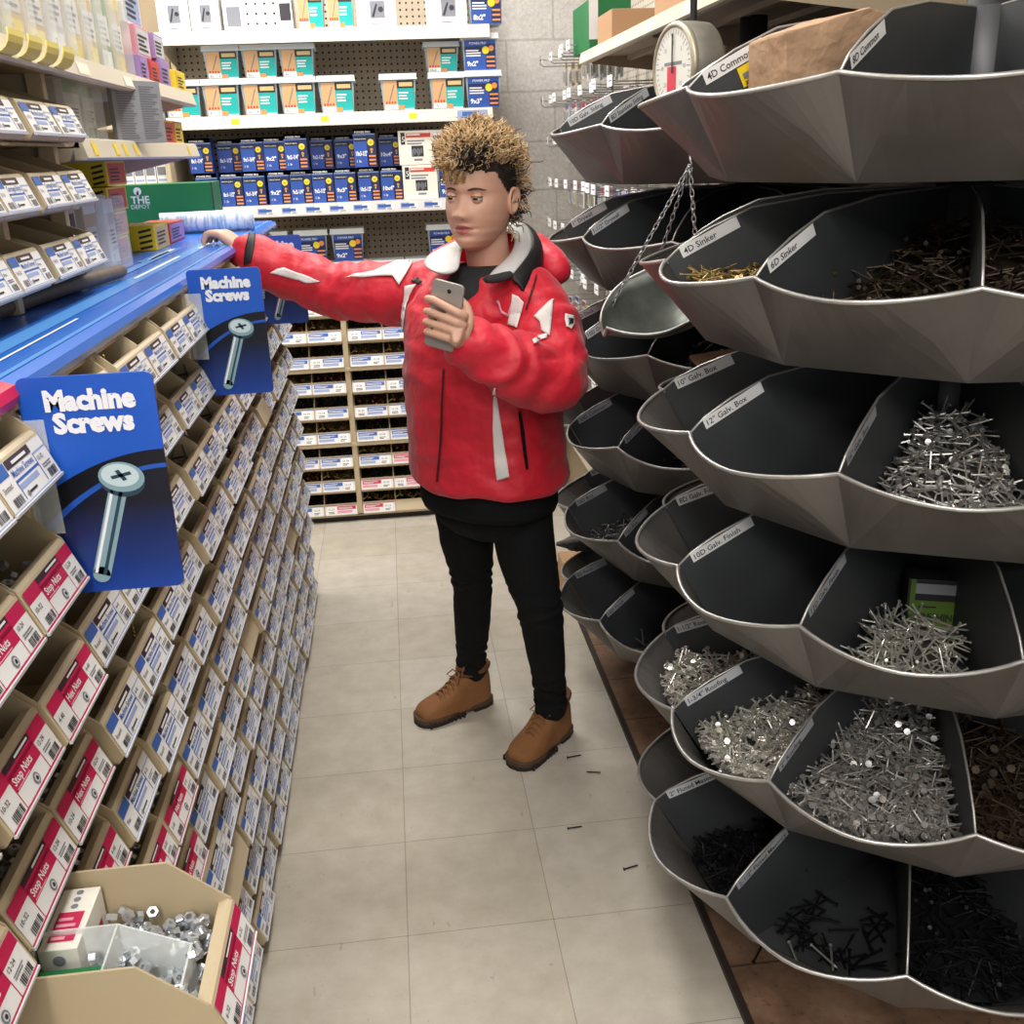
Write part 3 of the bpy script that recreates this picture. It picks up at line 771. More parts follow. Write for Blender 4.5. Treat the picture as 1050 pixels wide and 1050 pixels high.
for i, (x, sz_) in enumerate([(-.815, '8x1-1/4'), (-.668, '8x1-1/4'), (-.523, '8x1-5/8'), (-.380, '9x2'), (-.232, '9x2-1/2'), (.006, '10x3'), (.196, '10x2-1/2')]):
    tub('teal', x, 4.275, s2, .136, .133, sz_, 'teal-label clear screw tub, bottom layer of second shelf, %s from the left' % ordinal(i), G2)
for i, (x, sz_) in enumerate([(-.655, '8x1-1/4'), (-.512, '8x2'), (-.372, '8x2')]):
    tub('teal', x, 4.315, s2+.134, .132, .118, sz_, 'teal-label clear screw tub, top layer of second shelf, %s from the left' % ordinal(i), G2)
tub('teal', .186, 4.33, s2+.134, .132, .112, '10x3', 'teal-label clear screw tub, top layer of second shelf, beside blue tubs', G2)
tub('blue', .336, 4.268, s2, .136, .135, '9x3"', 'blue-label screw tub at right end of second shelf, bottom of two', G2)
tub('blue', .330, 4.28, s2+.136, .136, .132, '9x2"', 'blue-label screw tub at right end of second shelf, top of two', G2)
tub('blue', .205, 4.285, 1.347, .136, .128, '9x3"', 'blue-label tub behind the blonde hair on third shelf, bottom of two', 'blue tubs on the third shelf', .12)
tub('blue', .200, 4.285, 1.476, .138, .128, '9x3"', 'blue-label tub behind the blonde hair on third shelf, top of two', 'blue tubs on the third shelf', .12)
G4 = 'blue tubs on top of the back bin cabinet'
for i, x in enumerate([-.53, -.385, -.24, -.09, .06, .21]):
    tub('blue', x, 4.30, .985, .138, .125, '8x2"', 'blue-label tub standing on the back bin cabinet, lower layer, %s from the left' % ordinal(i), G4)
for x, l in ((-.545, 'behind the hanging sign'), (-.385, 'just right of the hanging sign'), (-.238, 'in the middle, over the red sleeve'), (.155, 'behind the jacket collar')):
    tub('blue', x, 4.335, 1.111, .128, .13, '9x2"', 'blue-label tub, upper layer on back cabinet, ' + l, G4, .12)
# goods on the top shelf
def display_box(x, z, W, H, label, top, pic, D=.16, y=4.30):
    t = thing('display_carton', label, 'box', (x, y, z), 0, 'cartons on the top back shelf')
    MB().box((0, 0, 0), (W, D, H), 'white').build('carton_body', t, bevel=.001)
    mb = MB(); f = Face(mb, (0, 0, 0), (1, 0, 0), (0, 0, 1), .0006)
    if pic == 'holes':
        for i in range(4):
            for j in range(3): f.disc(W*(.35+.13*i), H*(.15+.2*j), .005, 'ink', 1, 8)
        f.rect(W*.05, H*.1, W*.25, H*.5, 'ink_grey', 1); f.rect(W*.82, H*.2, W*.98, H*.55, 'ink', 1)
    else:
        f.rect(W*.35, H*.2, W*.72, H*.55, 'ink_grey', 1); f.poly([(W*.38, H*.24), (W*.50, H*.50), (W*.54, H*.48), (W*.44, H*.22)], 'ink', 2); f.disc(W*.62, H*.38, W*.07, 'ink', 2, 8)
        f.lines(W*.36, H*.08, W*.62, H*.14, 1, 'ink_grey', 1, 2)
    f.rect(0, H*.86, W, H*.97, top, 1)
    mb.build('printed_face', t)
TZ = 1.975
for i, (x, W, tp, pc) in enumerate([(-.800, .115, 'box_red', 'pic'), (-.680, .105, 'paper_grey', 'pic'), (-.560, .255, 'ink', 'holes'), (-.290, .105, 'box_teal', 'teal'), (-.178, .105, 'box_red', 'teal'), (-.065, .150, 'box_red', 'pic'), (.205, .150, 'box_teal', 'pic')]):
    if pc == 'teal':
        t = tub('teal', x, 4.275, TZ, W, .15, '8x2', 'white and teal tub on the top back shelf, %s of two' % ('left' if x < -.2 else 'right'), 'white tubs on the top back shelf')
    else: display_box(x, TZ, W, .17, 'white %s on the top back shelf, %s from the left' % ('carton with punched holes' if pc == 'holes' else 'carton with hardware picture', ordinal(i)), tp, pc)
tub('blue', .362, 4.268, TZ, .130, .14, '8x2"', 'blue-label tub at the right end of the top back shelf', 'blue tubs on the top back shelf')

# ---- bin cabinet under the shelves
bc = thing('bin_cabinet', 'beige bin cabinet against the back wall, rows of bins facing the aisle', 'cabinet', (-.19, 4.45, 0))
def cp2(name, lo, hi, m, bevel=.001): a, b = at(BO, lo, hi); return MB().box(a, b, m).build(name, bc, bevel=bevel)
ups = [-.838, -.528, -.218, .092, .402]
for x in ups: cp2('post', (x-.011, 4.262, .035), (x+.011, 4.30, .972), 'beige')
cp2('back_panel', (-.84, 4.61, .03), (.42, 4.625, .97), 'beige_dark')
cp2('top_panel', (-.85, 4.262, .972), (.43, 4.625, .984), 'beige')
cp2('toe_kick', (-.84, 4.275, 0), (.42, 4.60, .035), 'black')
for x in (-.85, .412): cp2('end_panel', (x, 4.285, .03), (x+.012, 4.61, .972), 'beige')
brow = [.951-.1085*i for i in range(9)]
for i, z in enumerate(brow): cp2('shelf', (-.84, 4.27, z-.0605), (.42, 4.61, z-.0560), 'beige', 0)
for z in (brow[2], brow[5]): cp2('rail', (-.84, 4.255, z-.064), (.42, 4.275, z-.050), 'beige')
for ri, z in enumerate(brow):
    for ci in range(4):
        for h in (0, 1):
            if ci == 0: continue
            x0 = ups[ci]+.0125+h*(W1-.0005)
            pink = (ri >= 7 and ci >= 2) or (ri == 8 and h == 1) or (ri == 6 and ci == 2 and h == 1)
            where = '%s row of the back cabinet, %s bin from the left' % (ordinal(ri), ordinal((ci-1)*2+h))
            st = rnd.choice(BKP if pink else BKB)
            if ri == 8 and ci == 2 and h == 1: st = None
            make_bin((x0, 4.270, z), -PI/2, W1, [st], 'beige %s-label bin, %s' % ('pink' if pink else 'blue', where) if st else 'beige bin without a label, ' + where, 'bins in the back cabinet')
            k = ['brass', 'dark', 'copper', 'dark', 'brass', 'dark'][(ri*5+ci*3+h*2) % 6]
            heap(k, (x0, 4.270, z), -PI/2, 'hardware inside the bin, ' + where, 0)

# ---- the next shelving section to the left, behind the gondola
ls = thing('wall_shelving', 'next beige shelving section, in the gap left of the back shelves', 'shelving', (-1.1, 4.45, 0))
LO = (-1.1, 4.45, 0)
def lp(name, lo, hi, m): a, b = at(LO, lo, hi); return MB().box(a, b, m).build(name, ls, bevel=.001)
lp('back_panel', (-1.45, 4.64, 1.0), (-.84, 4.655, 2.4), 'beige_dark')
lp('upright', (-.832, 4.22, .0), (-.815, 4.64, 1.665), 'beige')
for z in (1.663, 1.445): lp('shelf', (-1.45, 4.23, z-.018), (-.832, 4.64, z), 'beige')
lp('shelf', (-1.45, 4.23, 1.30), (-.832, 4.64, 1.318), 'beige')
tub('teal', -.985, 4.25, 1.664, .125, .128, '10x3', 'teal-label tub in the gap left of the back shelves', 'tubs on the left back shelving')
t = thing('hardware_package', 'grey standing package beside the teal tub in the left gap', 'package', (-.855, 4.26, 1.664))
MB().box((0, 0, 0), (.036, .08, .10), 'box_grey').build('package_body', t); MB().box((.010, -.001, .03), (.022, .0, .08), 'ink').build('window', t)
for i in range(4):
    t = thing('screw_pack', 'white screw pack in the left gap, %s of four from the left' % ordinal(i), 'pack', (-1.0+i*.042, 4.25, 1.446), 0, 'white screw packs in the left gap')
    MB().box((0, 0, 0), (.039, .06, .085), 'paper').build('pack_body', t, bevel=.002)
    mb = MB(); f = Face(mb, (0, 0, 0), (1, 0, 0), (0, 0, 1), .0006); f.rect(.004, .03, .035, .06, 'ink_grey', 1); f.rect(.004, .008, .035, .016, 'lab_pale', 1); mb.build('printed_face', t)
for i in range(7):
    MB().lathe([(0, 0), (.013, 0), (.014, .006), (.014, .05), (.010, .056), (.010, .072), (0, .072)], 'offwhite', 14).build('small_bottle', label='small white capped bottle in the left gap, %s of seven from the left' % ordinal(i), cat='bottle', group='white bottles in the left gap', loc=(-1.02+i*.030, 4.26, 1.319))
# ================================================================ left: upper bins on the counter, shelves, packages
UX = -.497
uc = thing('bin_cabinet', 'small beige bin cabinet standing on the blue counter, three rows high', 'cabinet', (-.65, 1.4, 1.322))
UO = (-.65, 1.4, 1.322)
def up_(name, lo, hi, m, bevel=.001): a, b = at(UO, lo, hi); return MB().box(a, b, m).build(name, uc, bevel=bevel)
UY = [.955, 1.258, 1.552, 1.846]
urow = [1.416, 1.514, 1.612]
for y in UY: up_('post', (-.560, y-.010, 1.323), (-.535, y+.010, 1.672), 'beige')
up_('top_panel', (-.80, .94, 1.664), (-.520, 1.862, 1.676), 'beige', .002)
up_('back_panel', (-.80, .94, 1.323), (-.79, 1.862, 1.668), 'beige_dark')
up_('end_panel', (-.79, 1.850, 1.323), (-.545, 1.858, 1.668), 'beige')
up_('base_rail', (-.80, .94, 1.3225), (-.552, 1.862, 1.3305), 'shelf_beige')
for z in urow: up_('shelf', (-.79, .94, z-.060), (-.515, 1.85, z-.0555), 'beige', 0)
SIDE2 = [(-.26, .045), (-.13, .045), (0, 0), (.018, -.045), (.011, -.054), (-.26, -.054)]
for ri, z in enumerate(urow):
    for ci in range(1, 3):
        for h in (0, 1):
            y0 = UY[ci]+.0115+h*.136
            where = '%s row on the counter cabinet, %s from its far end' % (['bottom', 'middle', 'top'][ri], ordinal((2-ci)*2+(1-h)))
            t = thing('parts_bin', 'beige bin with grey-blue label, ' + where, 'bin', (UX, y0, z), 0, 'bins in the counter cabinet')
            if 'ubody' not in globals():
                mb = MB()
                side_panel(mb, 0, pts=SIDE2); side_panel(mb, .1314, pts=SIDE2)
                mb.box((-.26, 0, -.054), (.011, .134, -.051), 'beige_bin'); mb.box((-.26, 0, -.054), (-.257, .134, .03), 'beige_bin')
                mb.prism([(-.010, 0.001, -.003), (-.003, .001, .001), (.001, .001, -.002), (.0185, .001, -.044), (.012, .001, -.0535), (-.002, .001, -.0535)], (0, .132, 0), 'beige')
                ubody = mb.mesh('bin_body')
                ulab = [back_label_mesh('blue', .126, 0), label_mesh('blue', 'Machine Screws', 'Hex', '1/4-20', .126, 3), label_mesh('blue', 'Carriage Bolts', 'Hex', '5/16', .126, 6)]
            mobj('bin_body', ubody, t); mobj('price_strip', ulab[1+(ri+ci+h) % 2], t)
# a bolt lying over the lip of one bin, small clear cups in others
mb = MB(); mb.lathe([(.003, 0), (.003, .045)], 'steel', 8); mb.lathe([(0, .045), (.007, .045), (.007, .051), (0, .051)], 'steel', 6, smooth=False)
b = mb.build('hex_bolt', label='steel bolt leaning out of the bottom-row bin on the counter cabinet', cat='bolt', loc=(-.55, 1.775, 1.385)); b.rotation_euler = (0.25, 1.0, 0.3)
for (y, z, lb) in ((1.60, 1.612, 'clear pack in the top-row bin of the counter cabinet'), (1.45, 1.416, 'clear pack in the bottom-row bin of the counter cabinet'), (1.60, 1.514, 'clear pack in the middle-row bin of the counter cabinet')):
    MB().prism([(-.09, 0, -.05), (-.02, 0, -.05), (-.02, 0, -.018), (-.06, 0, .008), (-.09, 0, .012)], (0, .07, 0), 'clear_bin').build('screw_pack', label=lb, cat='pack', loc=(UX, y, z))
# round wooden stick on the counter
mb = MB(); mb.tube([(-.56, 1.45, 1.336), (-.535, 1.75, 1.336), (-.50, 1.985, 1.336), (-.497, 1.998, 1.336)], [.013, .013, .0125, .009], 'wood_stick', 14)
mb.build('wooden_stick', label='round dark wooden stick lying on the blue counter before the bins', cat='stick')

# shelf uprights and shelves of the left gondola
gd = thing('gondola_shelving', 'beige gondola shelving with two cantilever shelves above the blue counter', 'shelving', (-.85, 2.0, 1.322))
GO = (-.85, 2.0, 1.322)
def gp(name, lo, hi, m, bevel=.001, label=None): a, b = at(GO, lo, hi); return MB().box(a, b, m).build(name, gd, bevel=bevel, label=label)
gp('back_panel', (-.915, .5, 1.3225), (-.90, 3.0, 2.15), 'beige')
gp('upright', (-.90, 2.965, 1.3225), (-.87, 3.0, 2.15), 'beige'); gp('upright', (-.90, 1.86, 1.3225), (-.87, 1.89, 2.15), 'beige')
def gshelf(y0, y1, z, x0):
    mb = MB(); X = lambda a, b, c: (a+.85, b-2.0, c-1.322)
    mb.box(X(-.90, y0, z-.010), X(x0-.002, y1, z), 'shelf_beige')
    pr = [(x0-.004, z+.006), (x0+.002, z+.004), (x0+.010, z-.026), (x0+.004, z-.030), (x0-.012, z-.030), (x0-.012, z-.010)]
    mb.prism([X(a, y0, b) for a, b in pr], (0, y1-y0, 0), 'shelf_beige')
    for y in (y0, y1-.003): mb.prism([X(-.90, y, z-.008), X(x0-.01, y, z-.008), X(x0-.02, y, z-.030), X(-.90, y, z-.105)], (0, .003, 0), 'shelf_beige')
    return mb.build('shelf', gd)
gshelf(.60, 2.985, 1.688, -.495)
gshelf(1.865, 2.965, 1.560, -.500)
for y in (1.88, 2.20):
    mb = MB(); f = Face(mb, (-.495+.0098+.85, .60-2, 1.662-1.322), (0, 1, 0), (-.008, 0, .030), .0005); f.rect(y-.6, .003, y-.6+.07, .022, 'plastic_label', 2); mb.build('price_tag', gd)
for y in (.05, .20, .27, .36, .95):
    mb = MB(); f = Face(mb, (-.50+.0098+.85, 1.865-2, 1.534-1.322), (0, 1, 0), (-.008, 0, .030), .0005); f.rect(y, .004, y+.028, .026, 'box_yellow', 2); mb.build('price_tag', gd, label='yellow price tag')
for i in range(4):      # curved yellow label holders bulging over the upper shelf edge
    y = 1.50+i*.080; mb = MB()
    arc = [(-.487+.020*math.sin(a), 1.664+.026*(1-math.cos(a))) for a in [0, .35, .7, 1.05, 1.4, 1.7]]
    for k in range(5): mb.prism([(arc[k][0]+.85, y-2, arc[k][1]-1.322), (arc[k+1][0]+.85, y-2, arc[k+1][1]-1.322), (arc[k+1][0]-.002+.85, y-2, arc[k+1][1]-1.322), (arc[k][0]-.002+.85, y-2, arc[k][1]-1.322)], (0, .058, 0), 'tag_yellow')
    mb.build('label_holder', gd, label='yellow curved price label on the shelf edge')
gp('shelf', (-.90, 1.86, 1.880), (-.62, 2.985, 1.892), 'card_brown', label='brown board standing in for a hanging sign at the top edge of the picture')  # added board in place of the hanging sign above the shelves

def clam(x, y, z, W, H, D, cardm, tagm, label, group, rz=0.0, topm=None):
    """a clear standing package with a printed card inside; W along the shelf"""
    t = thing('clear_package', label, 'package', (x, y, z), rz, group)
    mb = MB(); mb.box((-D, 0, 0), (0, W, H), 'clear'); mb.build('clear_shell', t, bevel=.003)
    mb = MB(); mb.box((-D*.6, .004, .004), (-D*.35, W-.004, H-.006), cardm)
    f = Face(mb, (-D*.35, .004, .004), (0, 1, 0), (0, 0, 1), .0008); w = W-.008; h = H-.01
    f.rect(0, h*.80, w, h, topm or tagm, 1); f.rect(w*.1, h*.30, w*.9, h*.62, 'paper', 1); f.lines(w*.15, h*.34, w*.85, h*.58, 4, 'ink_grey', 2, int(y*100)); f.rect(w*.1, h*.06, w*.9, h*.24, tagm, 1); f.text('7', w*.3, h*.09, h*.10, 'ink', 2)
    mb.build('printed_card', t)
    return t
for i in range(10):
    y = 1.36+i*.108; H = [.15, .16, .15, .17, .15, .18, .18, .17, .18, .17][i]
    clam(-.512, y, 1.689, .098, H, .05, ['tan', 'paper_grey', 'leaf_green', 'tan', 'tan', 'paper_grey', 'tan', 'tan', 'leaf_green', 'tan'][i], ['tag_yellow', 'tag_white', 'paper', 'box_yellow', 'tag_yellow', 'tag_white', 'box_yellow', 'tag_yellow', 'tag_white', 'box_yellow'][i],
         'clear hardware package standing on the upper left shelf, %s from the near end' % ordinal(i), 'clear packages on the upper left shelf')
def small_box(name, x, y, z, D, W, H, m, face, label, group=None, rz=0.0, bars=True, txt=None):
    """x = face towards the aisle, W along the shelf"""
    t = thing(name, label, 'box', (x, y, z), rz, group)
    MB().box((-D, 0, 0), (0, W, H), m).build('carton_body', t, bevel=.0012)
    mb = MB()
    f = Face(mb, (0, 0, 0), (0, 1, 0), (0, 0, 1), .0006)
    f.rect(W*.06, H*.08, W*.94, H*.92, face, 1); f.lines(W*.14, H*.2, W*.8, H*.78, 4, 'ink', 2, int(y*50))
    f3 = Face(mb, (-D, 0, 0), (1, 0, 0), (0, 0, 1), .0006)
    f3.lines(D*.12, H*.3, D*.6, H*.82, 4, 'ink', 1, 4); 
    if bars:
        for k in range(4): f3.poly([(D*.70, H*(.04+.22*k)), (D*.94, H*(.14+.22*k)), (D*.94, H*(.24+.22*k)), (D*.70, H*(.14+.22*k))], 'ink', 1)
    if txt: f.text(txt, W*.12, H*.4, H*.3, 'white', 3, w=W*.7)
    mb.build('printed_face', t)
    return t
# cartons at the far end of the upper shelf
small_box('small_carton', -.51, 2.47, 1.689, .06, .085, .055, 'box_purple', 'box_purple', 'small purple carton on the far end of the upper left shelf, near the red carton', bars=False)
small_box('small_carton', -.508, 2.565, 1.689, .06, .10, .052, 'box_red', 'box_red', 'small red carton on the far end of the upper left shelf', bars=False)
small_box('small_carton', -.508, 2.675, 1.689, .06, .11, .062, 'box_purple', 'box_purple', 'small purple carton between red and yellow cartons on the upper left shelf', bars=False)
small_box('small_carton', -.502, 2.83, 1.689, .05, .13, .050, 'box_yellow', 'box_yellow', 'small yellow carton at the far tip of the upper left shelf', bars=False)
small_box('small_carton', -.515, 2.49, 1.7445, .06, .14, .062, 'pink_paper', 'paper_grey', 'pale carton lying on the small purple carton, upper left shelf', bars=False)
small_box('small_carton', -.512, 2.66, 1.7515, .06, .115, .055, 'box_purple', 'paper_grey', 'upper purple carton stacked at the far end of the upper left shelf', bars=False)
small_box('tall_carton', -.525, 2.455, 1.807, .05, .17, .075, 'paper', 'lab_pale', 'white carton with blue stripes on top of the stack, upper left shelf', bars=False)
# middle shelf goods
clam(-.525, 1.965, 1.561, .105, .108, .05, 'paper_grey', 'leaf_green', 'green-topped clear package on the middle left shelf, nearer of two', 'green packages on the middle left shelf')
clam(-.525, 2.08, 1.561, .085, .105, .05, 'paper_grey', 'leaf_green', 'green-topped clear package on the middle left shelf, beside the grey booklet', 'green packages on the middle left shelf')
t = thing('instruction_booklet', 'grey printed booklet standing on the middle left shelf', 'booklet', (-.520, 2.22, 1.561), -.55)
MB().box((-.012, 0, 0), (0, .135, .118), 'box_grey').build('pages', t, bevel=.001)
mb = MB(); f = Face(mb, (0, 0, 0), (0, 1, 0), (0, 0, 1), .0006)
for c in (0, 1): f.lines(.01+c*.064, .008, .062+c*.064, .110, 22, 'ink_grey', 1, c)
mb.build('printed_text', t)
for i in range(3): small_box('small_carton', -.52, 2.56+i*.125, 1.561, .06, .115, .058, ['box_yellow', 'box_yellow', 'box_orange'][i], ['box_red', 'box_red', 'box_yellow'][i], ['yellow and red carton on the middle left shelf, next to the booklet', 'middle yellow and red carton on the middle left shelf', 'orange carton at the far end of the middle left shelf'][i], bars=False)
# goods on the counter beyond the small cabinet
for k in range(4):
    small_box('nail_carton', -.585, 2.27+.025*k, 1.3225+k*.052, .10, .17, .050, 'box_yellow', 'box_red', 'yellow nail carton with red end, %s in the counter stack' % ['bottom one', 'second from the bottom', 'second from the top', 'topmost one'][k], 'yellow and red nail cartons stacked on the counter')
small_box('nail_carton', -.560, 2.60, 1.3225, .125, .16, .058, 'box_yellow', 'tan', 'yellow carton with black hazard stripes alone on the blue counter')
small_box('small_carton', -.565, 2.80, 1.3225, .09, .20, .050, 'box_red', 'box_purple', 'red and purple carton on the blue counter beyond the yellow carton', bars=False)
clam(-.545, 2.06, 1.3225, .09, .145, .07, 'tan', 'tag_white', 'clear package with tan card on the counter, nearer of two', 'clear packages on the counter')
clam(-.535, 2.165, 1.3225, .085, .140, .07, 'paper_grey', 'tag_white', 'clear package on the counter beside the yellow carton stack', 'clear packages on the counter')
t = thing('grey_package', 'grey tall package squeezed between small bin cabinet and clear packages', 'package', (-.56, 1.93, 1.3225))
MB().box((-.06, 0, 0), (0, .05, .15), 'box_grey').build('package_body', t, bevel=.002); MB().box((.0, .012, .03), (.001, .038, .12), 'ink').build('window', t)
# green box, rolled sleeve
t = thing('green_carton', 'long green carton standing on the counter near the far end', 'box', (-.80, 3.40, 1.3225))
mb = MB(); mb.box((-.02, 0, 0), (.262, .16, .137), 'box_green'); mb.build('carton_body', t, bevel=.002)
mb = MB(); f = Face(mb, (0, 0, 0), (1, 0, 0), (0, 0, 1), .0006)
f.text('THE', .012, .082, .022, 'paper_grey', 1, bold=.02); f.text('DEPOT', .010, .066, .013, 'paper_grey', 1); f.disc(.035, .118, .012, 'paper_grey', 1); f.rect(.032, .103, .038, .118, 'paper_grey', 1); f.rect(.258, 0, .262, .137, 'ink', 1)
mb.build('printed_face', t, label='pale tree mark and lettering on the green carton')
mb = MB(); r_ = .030
mb.tube([(-.66, 3.16, 1.3235+r_), (-.40, 3.21, 1.3235+r_)], r_, 'roll_paper', 20); mb.tube([(-.665, 3.159, 1.3235+r_), (-.66, 3.16, 1.3235+r_)], .012, 'ink_grey', 12)
def roll_mat():
    m, nt, b = node_mat('roll_paper'); vec, x, y, z = objxyz(nt)
    c = ramp_(nt, noise_(nt, vec, 60, 4, .7, (1.6, .2, .25)), [(.42, rgb(150, 178, 205)), (.52, rgb(225, 228, 230)), (.7, rgb(236, 236, 236))])
    nt.links.new(c, b.inputs['Base Color']); b.inputs['Roughness'].default_value = .4
roll_mat()
mb.build('rolled_sleeve', label='white and blue rolled paper sleeve at the far end of the counter', cat='roll')

# ---- goods inside the pulled-out bin
PB = Vector((GX+.158, .746, ROWZ[4]))
for i, (dx, m2) in enumerate(((-.178, 'offwhite'), (-.139, 'offwhite'))):
    t = thing('nut_carton', ['white nut carton at the back of the pulled-out bin', 'white nut carton with pink print, second in the pulled-out bin'][i], 'box', (PB.x+dx-.02, PB.y+.050, PB.z-.050), 0.0, 'nut cartons in the pulled-out bin')
    MB().box((0, 0, 0), (.036, .085, .088), 'offwhite').build('carton_body', t, bevel=.001)
    mb = MB(); f = Face(mb, (.036, 0, 0), (0, 1, 0), (0, 0, 1), .0005); f.rect(.02, .02, .07, .062, 'lab_pink', 1); f.lines(.024, .026, .066, .058, 4, 'paper', 2, i)
    f = Face(mb, (0, 0, .088), (1, 0, 0), (0, 1, 0), .0005); f.rect(.006, .01, .03, .05, 'lab_pink', 1); f.lines(.008, .012, .028, .046, 4, 'pink_paper', 2, i)
    for k in range(3): f.disc(.018, .058+k*.010, .0035, 'ink_grey', 1)
    f = Face(mb, (0, 0, 0), (1, 0, 0), (0, 0, 1), .0005); f.rect(.004, .02, .032, .062, 'lab_pink', 1); f.lines(.006, .024, .030, .058, 5, 'pink_paper', 2, i); f.text('12-24', .005, .006, .009, 'ink', 1); f.disc(.018, .075, .006, 'ink_grey', 1)
    mb.build('printed_face', t)
t = thing('green_carton', 'small green carton behind the clear cup in the pulled-out bin', 'box', (PB.x-.178, PB.y+.012, PB.z-.046))
MB().box((0, 0, 0), (.082, .028, .070), 'box_green').build('carton_body', t, bevel=.001)
mb = MB(); f = Face(mb, (0, 0, 0), (1, 0, 0), (0, 0, 1), .0005); f.lines(.03, .012, .075, .04, 3, 'paper_grey', 1, 2); mb.build('printed_face', t)
t = thing('clear_cup', 'clear plastic divider cup holding nuts in the pulled-out bin', 'cup', (PB.x-.185, PB.y+.006, PB.z-.050))
pr = [(0, .094), (.095, .094), (.158, .062), (.160, .0), (.0, .0)]
mb = MB()
for y in (.0, .062): MB().prism([(a, y, b) for a, b in pr], (0, .0018, 0), 'clear_bin').build('side_wall', t)
for lo_, hi_ in (((0, 0, 0), (.0018, .064, .094)), ((.158, 0, 0), (.160, .064, .062)), ((.094, .0018, 0), (.096, .062, .094))): MB().box(lo_, hi_, 'clear_bin').build('end_wall', t)
# nuts: one mesh, many copies
def nut_mesh(name, n_m):
    mb = MB(); mb.lathe([(.0030, -.0032), (.0062, -.0032), (.0066, -.002), (.0066, .002), (.0060, .0034), (.0046, .0044), (.0032, .0044), (.0030, .002), (.0030, -.0032)], n_m, 6, smooth=False)
    mb.lathe([(.0034, .0035), (.0048, .0042)], n_m, 12)
    return mb.mesh(name)
NUT = nut_mesh('stop_nut', 'zinc')
r2 = random.Random(5)
for i in range(96):
    a = i < 72
    if a: x = PB.x-.022-r2.random()*.105; y = PB.y+.074+r2.random()*.062
    else: x = PB.x-.016-r2.random()*.05; y = PB.y+.008+r2.random()*.13
    z = PB.z-.046+r2.random()*.030+ (.012 if a else 0)
    mobj('stop_nut', NUT, label='small shiny steel stop nut in the pulled-out beige bin', cat='nut', group='stop nuts in the pulled-out bin', loc=(x, y, z), rot=(r2.uniform(-1.3, 1.3), r2.uniform(-1.3, 1.3), r2.random()*6))
o = screw_mesh('nut_heap', 150, W1, .10, 'nut', 'zinc', 9, .016)
mobj('nut_heap', o, label='deeper layer of steel nuts in the pulled-out bin', cat='hardware', kind='stuff', loc=PB)
# ================================================================ revolving nail trays
mat('shelf_under', (168, 152, 128), .5)
mat('rag', (96, 90, 86), .95, noise=.5, nscale=40, bump=.8, bscale=60)
TIP_R, DIP_R, DIP_Z, BOT_R, BOT_Z, NC = .48, .517, -.017, .410, -.128, 10
def full_angles(known, first):
    """tip angles (radians) all round the tray; known holds the measured ones in order"""
    k = [math.radians(a) for a in known]
    rest = NC - len(k) + 1
    gap = (2*PI - (k[-1]-k[0]))/rest
    return k + [k[-1]+gap*(i+1) for i in range(rest-1)]
def rim_pt(a0, a1, t, s=1.0):
    """t from -1 (tip) over 0 (pouring dip) to 1 (next tip)"""
    q = abs(t)**1.7
    a = (a0+a1)/2 + t*(a1-a0)/2
    r = DIP_R + (TIP_R-DIP_R)*q; z = DIP_Z*(1-q)
    return Vector((r*math.cos(a), r*math.sin(a), z))
def bot_pt(a): return Vector((BOT_R*math.cos(a), BOT_R*math.sin(a), BOT_Z))
NT = 14
DIV = [(.476, -.004), (.478, .001), (.455, .022), (.41, .048), (.345, .076), (.23, .093), (.055, .098), (.055, -.126), (.405, -.126)]
